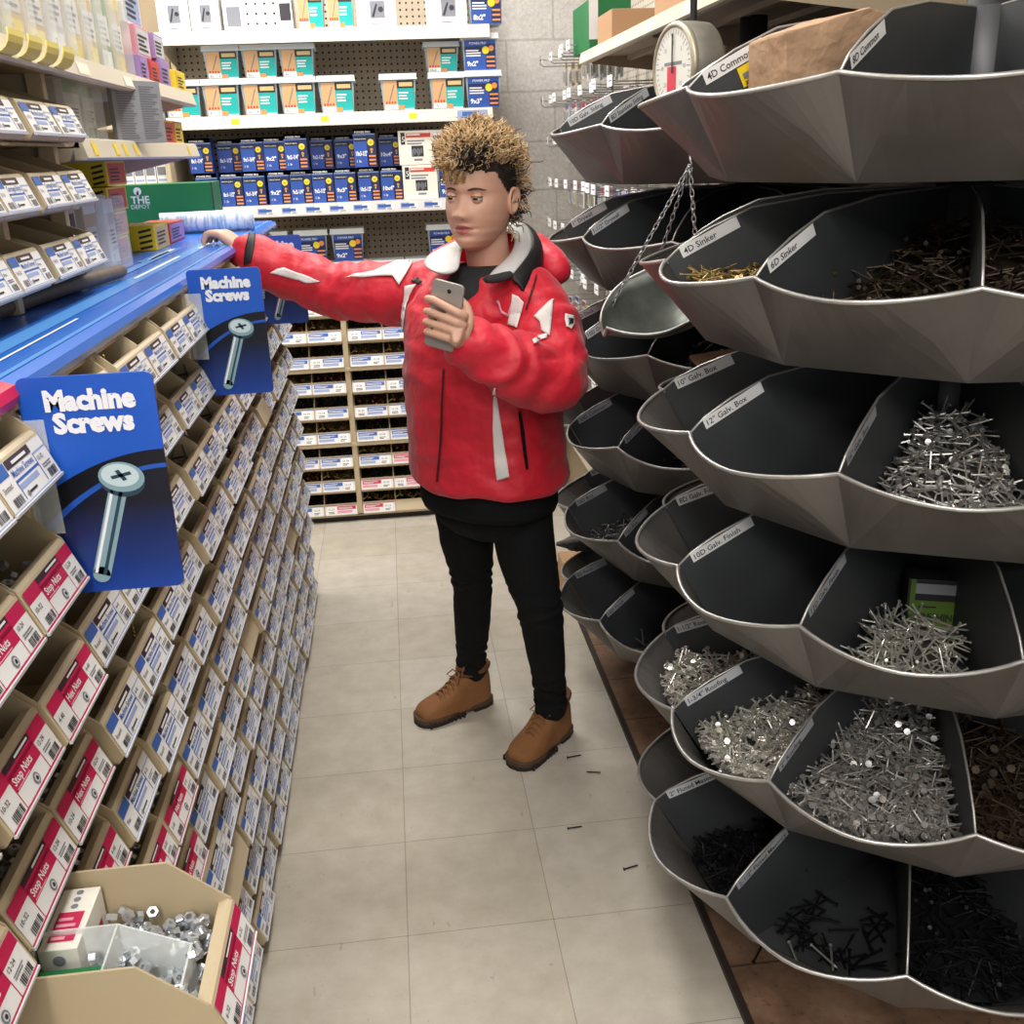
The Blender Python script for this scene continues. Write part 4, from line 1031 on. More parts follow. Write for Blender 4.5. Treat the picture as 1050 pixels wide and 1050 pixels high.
def make_tray(loc, angs, sc, label, texts, group):
    t = thing('nail_tray', label, 'tray', loc, 0, group)
    t.scale = (sc, sc, 1)
    sk, fl, rm = MB(), MB(), MB()
    vs, fs = [], []
    rimpath = []
    for i in range(NC):
        a0 = angs[i]; a1 = angs[(i+1) % NC] + (2*PI if i == NC-1 else 0)
        b0, b1 = bot_pt(a0), bot_pt(a1)
        base = len(vs)
        for k in range(NT+1):
            u = -1+2*k/NT
            T = rim_pt(a0, a1, u)
            s = min(1, max(0, (u+.42)/.84)); B = b0.lerp(b1, s)
            vs += [T, T.lerp(B, .5), B]
            if k < NT: rimpath.append(T)
        for k in range(NT):
            q = base+k*3
            for d in (0, 1): fs.append((q+d, q+3+d, q+4+d, q+1+d))
    sk.add(vs, fs, 'galv')
    o = sk.build('pan', t, fix=False)
    md = o.modifiers.new('sheet', 'SOLIDIFY'); md.thickness = .0022; md.offset = -1
    rm.tube(rimpath, .0034, 'galv_edge', 6, closed=True); rm.build('rolled_rim', t, label='worn bright rolled rim')
    fl.add([bot_pt(a) for a in angs]+[bot_pt(a)+Vector((0, 0, .003)) for a in angs], [tuple(range(NC-1, -1, -1)), tuple(range(NC, 2*NC))]+[(i, (i+1) % NC, NC+(i+1) % NC, NC+i) for i in range(NC)], 'galv_shaded'); fl.build('tray_floor', t)
    for i, a in enumerate(angs):
        c, s = math.cos(a), math.sin(a); n = Vector((-s, c, 0))*.0011
        d = MB(); d.prism([Vector((r*c, r*s, z))-n for r, z in DIV], n*2, 'galv_shaded')
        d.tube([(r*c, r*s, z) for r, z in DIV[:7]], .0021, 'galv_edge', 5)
        dv_ = d.build('divider', t)
        if i in texts:
            tx, mt = texts[i]
            L = .075+.0028*len(tx)
            p0, p1 = Vector((.452*c, .452*s, .003)), Vector((.345*c, .345*s, .056))
            uu = (p1-p0).normalized(); vv = Vector((0, 0, 1)); vv = (vv-uu*vv.dot(uu)).normalized()
            lb = MB(); f = Face(lb, p0 + n*1.3, uu, vv, .0006)
            if f.n.dot(n) < 0: f.n = -f.n
            f.rect(0, 0, L, .0185, mt, 1); f.text(tx, .005, .0042, .0100, 'ink', 2, w=L-.01, bold=.01)
            if tx == '4D Common': f.rect(.050, -.030, .088, -.002, 'box_yellow', 1); f.rect(.055, -.020, .082, -.012, 'ink_grey', 2); f.lines(.055, -.028, .082, -.022, 2, 'ink', 2)
            lb.build('text_label', t, label='white paper label reading ' + tx)
    MB().lathe([(.034, BOT_Z), (.052, BOT_Z), (.052, .10), (.034, .10), (.034, BOT_Z)], 'pole_metal', 18).build('hub', t)
    return t
NEAR_C, FAR_C = (.910, 1.576), (.9008, 2.5896)
NZ = [1.595, 1.347, 1.098, .861, .583, .313]
FZ = [1.566, 1.319, 1.066, .831, .587, .339]
NA = [full_angles(a, 0) for a in ([187.3, 220.9], [175.9, 207.9, 243.1], [191.3, 225.2], [187.3, 220.4, 255.6], [186.2, 216.3, 252.2], [172.3, 207.6, 244.1])]
FA = [full_angles(a, 0) for a in ([171.8, 207.3], [162.3, 197.6, 231.5], [193.0, 224.5], [183.8, 213.9], [178.7, 213.8], [169.3, 205.0])]
LEVEL = ['topmost', 'second from the top', 'third from the top', 'third from the bottom', 'second from the bottom', 'lowest']
P_ = 'paper'; G_ = 'paper_grey'  # both greys on these white labels put shade into the colour
NTX = [{0: ('4D Common', P_), 1: ('8D Common', P_)}, {0: ('4D Sinker', P_), 1: ('6D Sinker', P_)}, {9: ('10" Galv. Box', P_), 0: ('12" Galv. Box', P_), 1: ('16" Galv. Box', 'box_grey')},
       {9: ('8D Galv. Finish', P_), 0: ('10D Galv. Finish', P_), 1: ('12D Galv. Finish', 'box_grey')}, {9: ('1-1/2" Roofing', G_), 0: ('1-3/4" Roofing', G_), 1: ('2" Roofing', 'box_grey')},
       {0: ('2" Fluted Masonry', G_), 1: ('2-1/2" Fluted Masonry', 'box_grey')}]
FTX = [{0: ('10D Galv. Siding', G_), 1: ('8D Stainless Siding', G_)}, {0: ('1" Drywall', G_), 1: ('1-1/2" Drywall', G_)}, {9: ('8D Deck', G_), 0: ('10D Deck', G_)}, {0: ('20D Common', 'box_grey'), 1: ('30D Common', 'box_grey')}, {9: ('8D Box', G_), 0: ('10D Box', 'box_grey'), 1: ('16D Box', 'box_grey')}, {0: ('8D Finish', 'box_grey'), 1: ('10D Finish', 'box_grey')}]
for i in range(6):
    make_tray((NEAR_C[0], NEAR_C[1], NZ[i]), NA[i], 1.0, 'grey nail tray, nearer stack, %s, labelled %s' % (LEVEL[i], NTX[i][0][0].replace('"', ' inch')), NTX[i], 'round nail trays, nearer stack')
    make_tray((FAR_C[0], FAR_C[1], FZ[i]), FA[i], .978, 'grey metal nail tray of the farther stack, %s, behind the person' % LEVEL[i], FTX[i], 'round nail trays, farther stack')
for nm, c, top, lb in (('nearer', NEAR_C, 2.3, 'steel pole through the nearer stack of nail trays'), ('farther', FAR_C, 1.79, 'steel pole through the farther stack of nail trays')):
    t = thing('tray_stand', lb, 'stand', (c[0], c[1], .0101))
    MB().lathe([(0, 0), (.20, 0), (.20, .010), (.06, .03), (.06, .08), (0, .08)], 'pole_metal', 28).build('foot_plate', t)
    MB().lathe([(.0325, .03), (.0325, top), (0, top)], 'pole_shaded', 20).build('pole', t)

# ---------------------------------------------------------------- nails
def add_nail(mb, M, L, r, hr, m, seg=5):
    s0 = len(mb.v)
    mb.lathe([(r, 0), (r, L*.9), (0, L)], m, seg, smooth=False)
    mb.lathe([(0, -.0008), (hr, -.0006), (hr, .0004), (r, .0008)], m, 8, smooth=False)
    for k in range(s0, len(mb.v)): mb.v[k] = tuple(M @ Vector(mb.v[k]))
def pile_fn(a0, a1, zf, zi, dome=.0, rf=.47, ri=.12):
    """height of a heap over the tray floor: zf at the front, zi at the inside"""
    def h(r, t):
        k = min(1, max(0, (rf-r)/(rf-ri)))
        return zf+(zi-zf)*k - dome*(t*t)
    return h
def nail_pile(c, zt, a0, a1, zf, zi, n, L, r, hr, m, label, rf=.47, ri=.12, dome=.0, singles=0, slabel=None, sgroup=None, seed=1, tilt=.5, trange=.88, sc=1.0):
    R = random.Random(seed); h = pile_fn(a0, a1, zf, zi, dome, rf, ri)
    def pos():
        t = R.uniform(-trange, trange); q = R.random(); rr = math.sqrt(ri*ri+(rf*rf-ri*ri)*q)
        # keep inside the sloping front sheet
        a = (a0+a1)/2 + t*(a1-a0)/2
        z = h(rr, t)
        front = (BOT_R-.012)+(DIP_R-BOT_R)*max(0, (z-BOT_Z))/(.128-.017)*.95 - abs(t)**1.7*.03
        rr = min(rr, front-.014-L*.5)
        return rr, t, a, z
    mb = MB()
    # solid core just under the loose nails
    vs, fs = [], []; NR, NTT = 7, 8
    for i in range(NR+1):
        for j in range(NTT+1):
            t = -trange-.05+(2*trange+.1)*j/NTT; t = max(-.97, min(.97, t)); rr = ri+(rf-ri)*i/NR; a = (a0+a1)/2+t*(a1-a0)/2
            z = h(rr, t)-.014; front = (BOT_R-.012)+(DIP_R-BOT_R)*max(0, (z-BOT_Z))/(.111)*.95-abs(t)**1.7*.03
            rr = min(rr, front-.008)
            vs.append(Vector((rr*math.cos(a), rr*math.sin(a), max(BOT_Z+.004, z))))
    for i in range(NR):
        for j in range(NTT): q = i*(NTT+1)+j; fs.append((q, q+1, q+NTT+2, q+NTT+1))
    if zi > -.095: mb.add(vs, fs, 'nail_dull' if m in ('nail_bright', 'nail_mid') else m)
    def xform():
        rr, t, a, z = pos()
        yaw = R.random()*6.28; ti = R.gauss(0, tilt*.6)
        if R.random() < .15: ti = R.uniform(-1.4, 1.4)
        q = Euler((0, PI/2+max(-1.3, min(1.3, ti)), yaw)).to_matrix().to_4x4()
        p = Vector((rr*math.cos(a), rr*math.sin(a), max(z+R.uniform(-.004, .006), BOT_Z+.006+L*.5*abs(math.sin(max(-1.3, min(1.3, ti)))))))
        q.translation = p - (q.to_3x3() @ Vector((0, 0, L/2)))
        return q
    for i in range(n): add_nail(mb, xform(), L*R.uniform(.85, 1.1), r, hr, m)
    mb.xf(Matrix.Diagonal((sc, sc, 1, 1)))
    mb.build('nail_pile', label=label, cat='nails', kind='stuff', loc=(c[0], c[1], zt), fix=False)
    if singles:
        s = MB(); add_nail(s, Matrix.Identity(4), L, r, hr, m, 6); me = s.mesh('nail')
        for i in range(singles):
            q = xform(); q.translation += Vector((0, 0, .004))
            o = mobj('nail', me, label=slabel, cat='nail', group=sgroup); o.matrix_world = Matrix.Translation((c[0], c[1], zt)) @ Matrix.Diagonal((sc, sc, 1, 1)) @ q
def sect(A, i): 
    a0 = A[i]; a1 = A[(i+1) % NC]
    while a1 < a0: a1 += 2*PI
    return a0, a1
# lower roofing tray: full, bright
T5 = NA[4]
nail_pile(NEAR_C, NZ[4], *sect(T5, 9), -.035, -.01, 330, .042, .0016, .0052, 'nail_bright', 'bright short roofing nails heaped in the far left section of the roofing tray', rf=.47, ri=.22, singles=40, slabel='bright short roofing nail lying in the far left section of the roofing tray', sgroup='nails in the 1-1/2 inch roofing section', seed=3)
nail_pile(NEAR_C, NZ[4], *sect(T5, 0), -.048, .0, 520, .050, .0017, .0050, 'nail_bright', 'bright roofing nails filling the 1-3/4 inch section of the roofing tray', rf=.48, ri=.20, singles=90, slabel='bright roofing nail on top of the 1-3/4 inch heap', sgroup='nails in the 1-3/4 inch roofing section', seed=4)
nail_pile(NEAR_C, NZ[4], *sect(T5, 1), -.062, .015, 560, .058, .0017, .0054, 'nail_mid', 'steel roofing nails filling the middle section of the roofing tray', rf=.48, ri=.14, singles=90, slabel='flat-headed roofing nail on top of the middle heap in the roofing tray', sgroup='nails in the middle roofing section', seed=5)
nail_pile(NEAR_C, NZ[4], *sect(T5, 2), -.062, .0, 300, .058, .0017, .0064, 'nail_rust', 'dark brown roofing nails at the right edge of the roofing tray', rf=.48, ri=.18, seed=6)
# galvanized finish tray
nail_pile(NEAR_C, NZ[3], *sect(NA[3], 1), -.108, -.06, 150, .075, .0015, .0026, 'nail_bright', 'thin bright finish nails heaped before the green carton', rf=.43, ri=.24, singles=40, slabel='thin bright finish nail on the heap beside the green carton', sgroup='finish nails beside the green carton', seed=7, dome=.03, trange=.7, tilt=.6)
# galvanized box nails mound
nail_pile(NEAR_C, NZ[2], *sect(NA[2], 1), -.100, .022, 430, .046, .0016, .0045, 'nail_mid', 'mound of dull galvanized box nails in the third tray of the nearer stack', rf=.45, ri=.16, singles=40, slabel='dull galvanized nail on the mound in the third tray', sgroup='galvanized nails on the mound', seed=8, dome=.02, trange=.85)
# sinkers
nail_pile(NEAR_C, NZ[1], *sect(NA[1], 0), -.020, -.015, 170, .036, .0014, .0034, 'nail_brass', 'brassy short sinkers behind the 4D Sinker label', rf=.46, ri=.30, seed=9)
nail_pile(NEAR_C, NZ[1], *sect(NA[1], 1), -.085, .045, 300, .048, .0015, .0034, 'nail_rust', 'dark sinkers piled up at the back of the 6D section', rf=.42, ri=.10, seed=10)
nail_pile(NEAR_C, NZ[1], *sect(NA[1], 2), -.07, .05, 260, .048, .0015, .0036, 'nail_rust', 'dark sinkers in the section at the right edge of the picture', rf=.45, ri=.10, seed=11)
# fluted masonry
nail_pile(NEAR_C, NZ[5], *sect(NA[5], 0), -.085, -.035, 200, .048, .0022, .0040, 'nail_black', 'black masonry nails heaped in the lowest tray behind its left divider', rf=.45, ri=.22, seed=12, trange=.8)
nail_pile(NEAR_C, NZ[5], *sect(NA[5], 1), -.122, -.10, 46, .062, .0020, .0036, 'nail_black', 'a few black masonry nails scattered in the middle of the lowest tray', rf=.43, ri=.20, seed=13, tilt=.1)
nail_pile(NEAR_C, NZ[5], *sect(NA[5], 2), -.10, .0, 260, .062, .0020, .0036, 'nail_black', 'black masonry nails at the right edge of the lowest tray', rf=.46, ri=.12, seed=14)
s = MB(); add_nail(s, Matrix.Identity(4), .062, .0020, .0036, 'nail_mid', 6); me = s.mesh('nail')
for (r_, t, yaw, lb) in ((.38, -.55, .55, 'nearest the left divider'), (.36, -.28, 1.0, 'in the middle'), (.34, -.05, .3, 'toward the right divider')):
    a0, a1 = sect(NA[5], 1); a = (a0+a1)/2+t*(a1-a0)/2
    o = mobj('nail', me, label='single steel nail on the floor of the lowest tray, ' + lb, cat='nail', loc=(NEAR_C[0]+r_*math.cos(a), NEAR_C[1]+r_*math.sin(a), NZ[5]-.112), rot=(0, PI/2, yaw-2.2))
# far stack
nail_pile(FAR_C, FZ[4], *sect(FA[4], 0), -.075, .0, 330, .040, .0015, .0036, 'nail_dull', 'grey nails heaped in the fifth tray of the farther stack', rf=.46, ri=.16, seed=15, sc=.978)
nail_pile(FAR_C, FZ[3], *sect(FA[3], 0), -.105, -.06, 80, .10, .0026, .005, 'nail_dull', 'long grey nails lying in the fourth tray of the farther stack', rf=.43, ri=.2, seed=16, tilt=.2, sc=.978)
nail_pile(FAR_C, FZ[3], *sect(FA[3], 1), -.115, -.09, 40, .10, .0026, .005, 'nail_dull', 'long grey nails in the right section of the fourth farther tray', rf=.43, ri=.2, seed=17, tilt=.2, sc=.978)
nail_pile(FAR_C, FZ[5], *sect(FA[5], 1), -.112, -.085, 60, .07, .0018, .004, 'nail_dull', 'thin grey nails in the lowest tray of the farther stack', rf=.43, ri=.25, seed=18, tilt=.2, sc=.978)
nail_pile(FAR_C, FZ[2], *sect(FA[2], 1), -.085, -.0, 120, .075, .0024, .005, 'nail_dull', 'grey deck nails in the third tray of the farther stack', rf=.46, ri=.2, seed=19, sc=.978)
# loose screws and nails on the floor
for (x, y, yaw, m, L, lb) in ((.364, 2.277, .15, 'nail_black', .040, 'black nail on the floor beside the boot heel'), (.4355, 2.196, 2.9, 'nail_black', .036, 'black nail on the floor against the brown board edge'),
                       (.315, 1.985, .05, 'nail_black', .036, 'black screw on the floor tiles, nearer than the boots'), (.414, 1.822, .25, 'nail_black', .036, 'black screw on the floor closest to the lowest tray'),
                       (.60, 1.505, .9, 'nail_black', .07, 'long black nail on the brown board under the lowest tray'), (.575, 1.75, 1.9, 'nail_rust', .04, 'rusty nail on the brown board edge beside the lowest tray')):
    s = MB(); add_nail(s, Matrix.Identity(4), L, .0018, .0042, m, 6)
    o = s.build('nail' if 'nail' in lb else 'screw', label=lb, cat='nail' if 'nail' in lb else 'screw', loc=(x, y, .0045 if x < .55 else .0145)); o.rotation_euler = (0, PI/2, yaw)

# goods lying in the trays
def kraft_bag():
    t = thing('paper_bag', 'brown kraft paper bag folded over in the topmost tray', 'bag', (.615, 1.480, 1.535), math.radians(20)); t.scale = (.82, .80, .95)
    mb = MB()
    a0, a1 = sect(NA[0], 0)
    v = [(-.115, -.05, 0), (.09, -.075, 0), (.10, .05, 0), (-.11, .06, 0), (-.135, -.062, .125), (.085, -.082, .150), (.095, .035, .152), (-.12, .05, .12), (.02, -.085, .155), (.01, .04, .150), (-.03, -.078, .06)]
    mb.add(v, [(3, 2, 1, 0), (0, 1, 5, 8, 4), (1, 2, 6, 5), (2, 3, 7, 9, 6), (3, 0, 4, 7), (4, 8, 9, 7), (8, 5, 6, 9)], 'kraft')
    o = mb.build('bag_body', t, bevel=.004)
    s = o.modifiers.new('sub', 'SUBSURF'); s.subdivision_type = 'SIMPLE'; s.levels = 3; s.render_levels = 3
    tx = bpy.data.textures.new('crumple', 'CLOUDS'); tx.noise_scale = .05
    d = o.modifiers.new('crumple', 'DISPLACE'); d.texture = tx; d.strength = .009; d.texture_coords = 'LOCAL'
    MB().prism([(.082, -.0835, .02), (.118, -.03, .02), (.118, -.03, .05), (.088, -.084, .07)], (.004, -.004, 0), 'kraft_red').build('printed_end', t, label='red printed fold of the bag')
kraft_bag()
t = thing('nail_carton', 'green and black carton of finishing nails standing in the fourth tray', 'box', (.797, 1.432, .861-.124), -.36)
MB().box((0, 0, 0), (.088, .05, .105), 'ink').build('carton_body', t, bevel=.001)
mb = MB(); f = Face(mb, (0, 0, 0), (1, 0, 0), (0, 0, 1), .0006)
f.rect(.012, .015, .086, .068, 'lime', 1); f.text('FINISHING', .016, .034, .0125, 'ink', 2, w=.066, bold=.03); f.lines(.018, .056, .06, .062, 1, 'ink', 2); f.lines(.03, .02, .08, .028, 1, 'ink', 2)
f.rect(.012, .080, .086, .098, 'box_grey', 1); f.rect(.004, 0, .012, .105, 'lime', 1)
mb.build('printed_face', t)
t = thing('kraft_card', 'red-brown folded card lying in the third tray of the farther stack', 'card', (.69, 2.17, 1.0), .3)
MB().prism([(0, 0, 0), (.16, -.02, .02), (.16, .10, .06), (.02, .12, .05)], (0, 0, .004), 'kraft').build('card_sheet', t); MB().prism([(0, -.001, -.012), (.16, -.021, .008), (.16, -.021, .020), (0, -.001, .0)], (0, .003, 0), 'kraft_red').build('red_edge', t)

# ---------------------------------------------------------------- hanging scale between the stacks
SX, SY = .610, 2.10
t = thing('hanging_scale', 'old round dial scale hanging on a hook between the tray stacks', 'scale', (SX, SY, 1.660), math.radians(-76))
mb = MB(); mb.lathe([(0, .028), (.074, .028), (.080, .022), (.082, .0), (.082, -.030), (.074, -.040), (0, -.042)], 'scale_body', 40, axis='y'); 
mb.build('housing', t)
mb = MB(); mb.lathe([(.070, -.042), (.074, -.046), (.080, -.044), (.083, -.036), (.080, -.030)], 'scale_rim', 40, axis='y'); mb.build('bezel', t)
mb = MB(); f = Face(mb, (0, -.0425, 0), (1, 0, 0), (0, 0, 1), .0004); f.disc(0, 0, .072, 'dial_white', 0, 40)
for k in range(40):
    a = 2*PI*k/40; r0 = .058 if k % 5 else .052
    f.poly([(r0*math.cos(a-.012), r0*math.sin(a-.012)), (.066*math.cos(a-.012), .066*math.sin(a-.012)), (.066*math.cos(a+.012), .066*math.sin(a+.012)), (r0*math.cos(a+.012), r0*math.sin(a+.012))], 'ink_grey', 1)
for k in range(8):
    a = PI/2-2*PI*k/8; f.text(str(k*5), .043*math.cos(a), .043*math.sin(a)-.003, .008, 'ink_grey', 1, center=True)
f.rect(-.022, -.050, .012, .002, 'sticker_red', 2)
f.rect(-.034, .004, .034, .010, 'ink_grey', 1)
mb.build('dial', t, label='white dial with a red sticker')
mb = MB(); mb.box((-.0015, -.046, -.01), (.0015, -.0445, .060), 'ink'); mb.build('pointer', t)
mb = MB(); mb.tube([(0, 0, .082), (0, 0, .120)], .007, 'black', 8); mb.tube([(0, 0, .120), (.010, 0, .132), (0, 0, .144), (-.010, 0, .132), (0, 0, .120)], .003, 'black', 6); mb.build('top_hook', t)
mb = MB(); mb.tube([(0, 0, -.080), (0, 0, -.170), (.008, 0, -.178), (0, 0, -.186), (-.006, 0, -.180)], .003, 'wire', 6); mb.build('bottom_hook', t)
SCM = Matrix.Translation((.575, SY, 1.225)) @ Euler((math.radians(26), math.radians(-12), math.radians(10))).to_matrix().to_4x4() @ Matrix.Diagonal((.84, .95, .9, 1))
t = thing('weighing_scoop', 'dull metal scoop pan hanging on three chains under the dial scale', 'scoop')
t.matrix_world = SCM
# boat shaped pan: broad lip at the left, deep bowl at the right
mb = MB(); vs, fs = [], []; NU, NV = 22, 12
for i in range(NU+1):
    u = i/NU; x = -.185+.30*u
    wv = .105*math.sin(min(1, (u+.02)*2.1)*PI/2)**.7 * (1 if u < .75 else math.cos((u-.75)/.25*PI/2*.86)**.6)
    dp = .006+.070*math.sin(min(1, u*1.35)*PI/2)**1.5 * (1 if u < .7 else (1-((u-.7)/.3)**2*.35))
    rim = -.052+.050*(u**1.3)
    for j in range(NV+1):
        q = -1+2*j/NV
        vs.append((x, wv*q, rim+.028*abs(q)**2.2 - dp*(1-q*q)))
for i in range(NU):
    for j in range(NV): k = i*(NV+1)+j; fs.append((k, k+1, k+NV+2, k+NV+1))
mb.add(vs, fs, 'scoop_metal', True)
o = mb.build('pan', t, fix=False); md = o.modifiers.new('sheet', 'SOLIDIFY'); md.thickness = .0025
mb = MB(); edge = [vs[j] for j in range(NV+1)]+[vs[i*(NV+1)+NV] for i in range(1, NU+1)]+[vs[NU*(NV+1)+j] for j in range(NV-1, -1, -1)]+[vs[i*(NV+1)] for i in range(NU-1, 0, -1)]
mb.tube(edge, .0035, 'galv_edge', 6, closed=True); mb.build('rolled_rim', t)
Mw = SCM
hookp = Vector((SX, SY, 1.478))
def chain(p0, p1, label):
    n = int((p1-p0).length/.0125); mb = MB(); ax = (p1-p0).normalized(); o1 = ax.orthogonal().normalized(); o2 = ax.cross(o1)
    for i in range(n):
        c = p0+(p1-p0)*((i+.5)/n); s_ = o1 if i % 2 else o2
        mb.tube([c+ax*(.0088*math.cos(q))+s_*(.0042*math.sin(q)) for q in [2*PI*k/10 for k in range(10)]], .0014, 'wire', 5, closed=True)
    mb.build('hanging_chain', label=label, cat='chain', group='chains of the weighing scoop')
chain(hookp, Mw @ Vector(vs[4*(NV+1)+NV-1]), 'left chain from the scale hook to the scoop lip')
chain(hookp, Mw @ Vector(vs[15*(NV+1)]), 'middle chain from the scale hook to the scoop rim')
chain(hookp, Mw @ Vector(vs[15*(NV+1)+NV]), 'right chain from the scale hook, ending behind the sinker tray')

# ---------------------------------------------------------------- right gondola with hooks, upper shelf
rg = thing('gondola_shelving', 'right-hand beige shelving with pegboard hooks behind the farther tray stack', 'shelving', (1.2, 3.3, 0))
RO = (1.2, 3.3, 0)
def rp(name, lo, hi, m, bevel=.001): a, b = at(RO, lo, hi); return MB().box(a, b, m).build(name, rg, bevel=bevel)
rp('pegboard_panel', (1.00, 3.14, .40), (1.015, 4.66, 2.3), 'pegboard_y', 0)
rp('back_panel', (1.47, .30, .02), (1.485, 3.14, 2.3), 'beige_dark', 0)
rp('upright', (1.0, 3.11, 0), (1.05, 3.14, 2.3), 'beige'); rp('upright', (1.0, 4.63, 0), (1.05, 4.66, 2.3), 'beige')
rp('side_panel', (1.05, 3.12, .02), (1.47, 3.135, 2.3), 'beige_dark', 0)
rp('base_deck', (.70, 3.15, .33), (1.0, 4.64, .40), 'shelf_beige'); rp('kick_plate', (.73, 3.15, 0), (1.0, 4.64, .33), 'beige_dark')
mb = MB(); X = lambda a, b, c: (a-1.2, b-3.3, c)
mb.box(X(.705, 2.16, 1.812), X(1.47, 3.77, 1.822), 'shelf_under')
pr = [(.705, 1.826), (.699, 1.824), (.692, 1.790), (.698, 1.786), (.714, 1.786), (.714, 1.812)]
mb.prism([X(a, 2.16, b) for a, b in pr], (0, 1.61, 0), 'shelf_beige')
for y in (2.16, 2.92, 3.767): mb.prism([X(1.47, y, 1.812), X(.72, y, 1.812), X(.74, y, 1.790), X(1.47, y, 1.70)], (0, .003, 0), 'shelf_under')
for x in (.86, 1.02, 1.18): mb.box(X(x, 2.165, 1.798), X(x+.02, 3.76, 1.812), 'shelf_under')
mb.build('shelf', rg)
for y in (.06, .32, .62, .95, 1.3):
    mb = MB(); f = Face(mb, X(.6915, 3.765, 1.788), (0, -1, 0), (.008, 0, .034), .0006); f.rect(y, .004, y+.07, .030, 'plastic_label', 1); mb.build('price_tag', rg)
t = thing('green_carton', 'green carton with white end on the right upper shelf', 'box', (.70, 3.62, 1.8235), 0)
MB().box((0, 0, 0), (.14, .30, .15), 'box_green').build('carton_body', t, bevel=.001); MB().box((.0, -.001, .03), (.03, .0, .15), 'paper').build('white_label', t)
MB().box((0, 0, 0), (.26, .22, .09), 'card_brown').build('brown_carton', label='flat brown cardboard carton in front of the green carton, right upper shelf', cat='box', loc=(.72, 3.36, 1.8235), bevel=.002)
MB().box((0, 0, 0), (.10, .09, .05), 'box_teal').build('small_carton', label='small teal carton between brown carton and shelf, right upper shelf', cat='box', loc=(.86, 3.60, 1.8235), bevel=.002)
MB().box((0, 0, 0), (.2, .30, .12), 'card_brown').build('brown_carton', label='brown carton on the right upper shelf above the dial scale', cat='box', loc=(.80, 2.85, 1.8235), bevel=.002)
# hooks
hw, hl = MB(), MB()
hw.tube([(.31, 0, 0), (.0, 0, 0), (-.012, 0, .010)], .0022, 'wire', 5); hw.tube([(.31, 0, .022), (.02, 0, .022), (-.008, 0, .026)], .0018, 'wire', 5); hw.box((.305, -.012, -.012), (.312, .012, .034), 'wire')
HWM = hw.mesh('wire_prong')
hl.box((-.012, -.032, .008), (-.009, .032, .040), 'tag_white'); hl.box((-.0125, -.026, .022), (-.012, .016, .026), 'ink_grey')
HLM = hl.mesh('label_plate')
PACK = []
for k, (cm_, tm_) in enumerate((('paper', 'sticker_red'), ('paper', 'lab_blue'), ('tan', 'nail_brass'), ('paper', 'box_purple'), ('paper_grey', 'nail_dull'))):
    p = MB(); p.box((0, -.030, -.075), (.0016, .030, .018), cm_); q = Face(p, (0, .030, -.075), (0, -1, 0), (0, 0, 1), .0006)
    q.rect(.004, .066, .056, .086, tm_, 1); p.box((-.013, -.024, -.066), (-.001, .024, -.014), 'clear'); 
    for j in range(6): p.box((-.011, -.020+.007*j, -.060), (-.003, -.016+.007*j, -.022), ['zinc', 'nail_brass', 'steel'][k % 3])
    PACK.append(p.mesh('card_pack'))
hr = [1.835, 1.680, 1.525, 1.365, 1.205, 1.045, .885, .725, .565]
for i, z in enumerate(hr):
    for j in range(9):
        y = 3.24+.155*j
        if i == 0 and y < 3.85: continue
        x = .690+rnd.uniform(-.02, .015)
        lb = 'steel peg hook with white tag, %s row of right pegboard, %s from back wall' % (ordinal(i), ordinal(8-j))
        t = thing('peg_hook', lb, 'hook', (x, y, z), 0, 'peg hooks on the right pegboard')
        mobj('wire_prong', HWM, t); mobj('label_plate', HLM, t)
        np_ = [5, 5, 4, 4, 3, 3, 2, 2, 2][i]
        if rnd.random() < .22: continue
        pk = rnd.randrange(5)
        n0 = rnd.randint(2, np_)
        for k in range(n0):
            mobj('card_pack', PACK[pk], label='small hardware card pack hanging on the %s hook row, %s hook from the back wall' % (ordinal(i), ordinal(8-j)), cat='pack', group='card packs on hook row %s, hook %s' % (ordinal(i), ordinal(8-j)), loc=(x+.09+.03*k+rnd.uniform(0, .006), y, z), rot=(rnd.uniform(-.06, .06), 0, rnd.uniform(-.12, .12)))
# crumpled grey rag on the lowest farther tray, brown scrap behind it
rg_ = MB(); vs, fs = [], []; R = random.Random(3); nu, nv = 16, 10
for i in range(nu+1):
    for j in range(nv+1):
        th, ph = 2*PI*i/nu, PI*j/nv
        k = 1+.22*math.sin(3*th+2*ph)+.16*math.sin(5*ph+th*2)
        vs.append((.085*k*math.sin(ph)*math.cos(th), .055*k*math.sin(ph)*math.sin(th), .030*k*math.cos(ph)))
for i in range(nu):
    for j in range(nv): q = i*(nv+1)+j; fs.append((q, q+1, q+nv+2, q+nv+1))
rg_.add(vs, fs, 'rag', True)
rg_.build('cleaning_rag', label='crumpled dark grey rag on the back edge of the lowest farther tray', cat='rag', loc=(.535, 2.86, .385))
MB().box((0, 0, 0), (.16, .2, .14), 'card_brown').build('brown_carton', label='brown carton on the floor behind the lowest farther tray', cat='box', loc=(.52, 3.18, .001), bevel=.003)
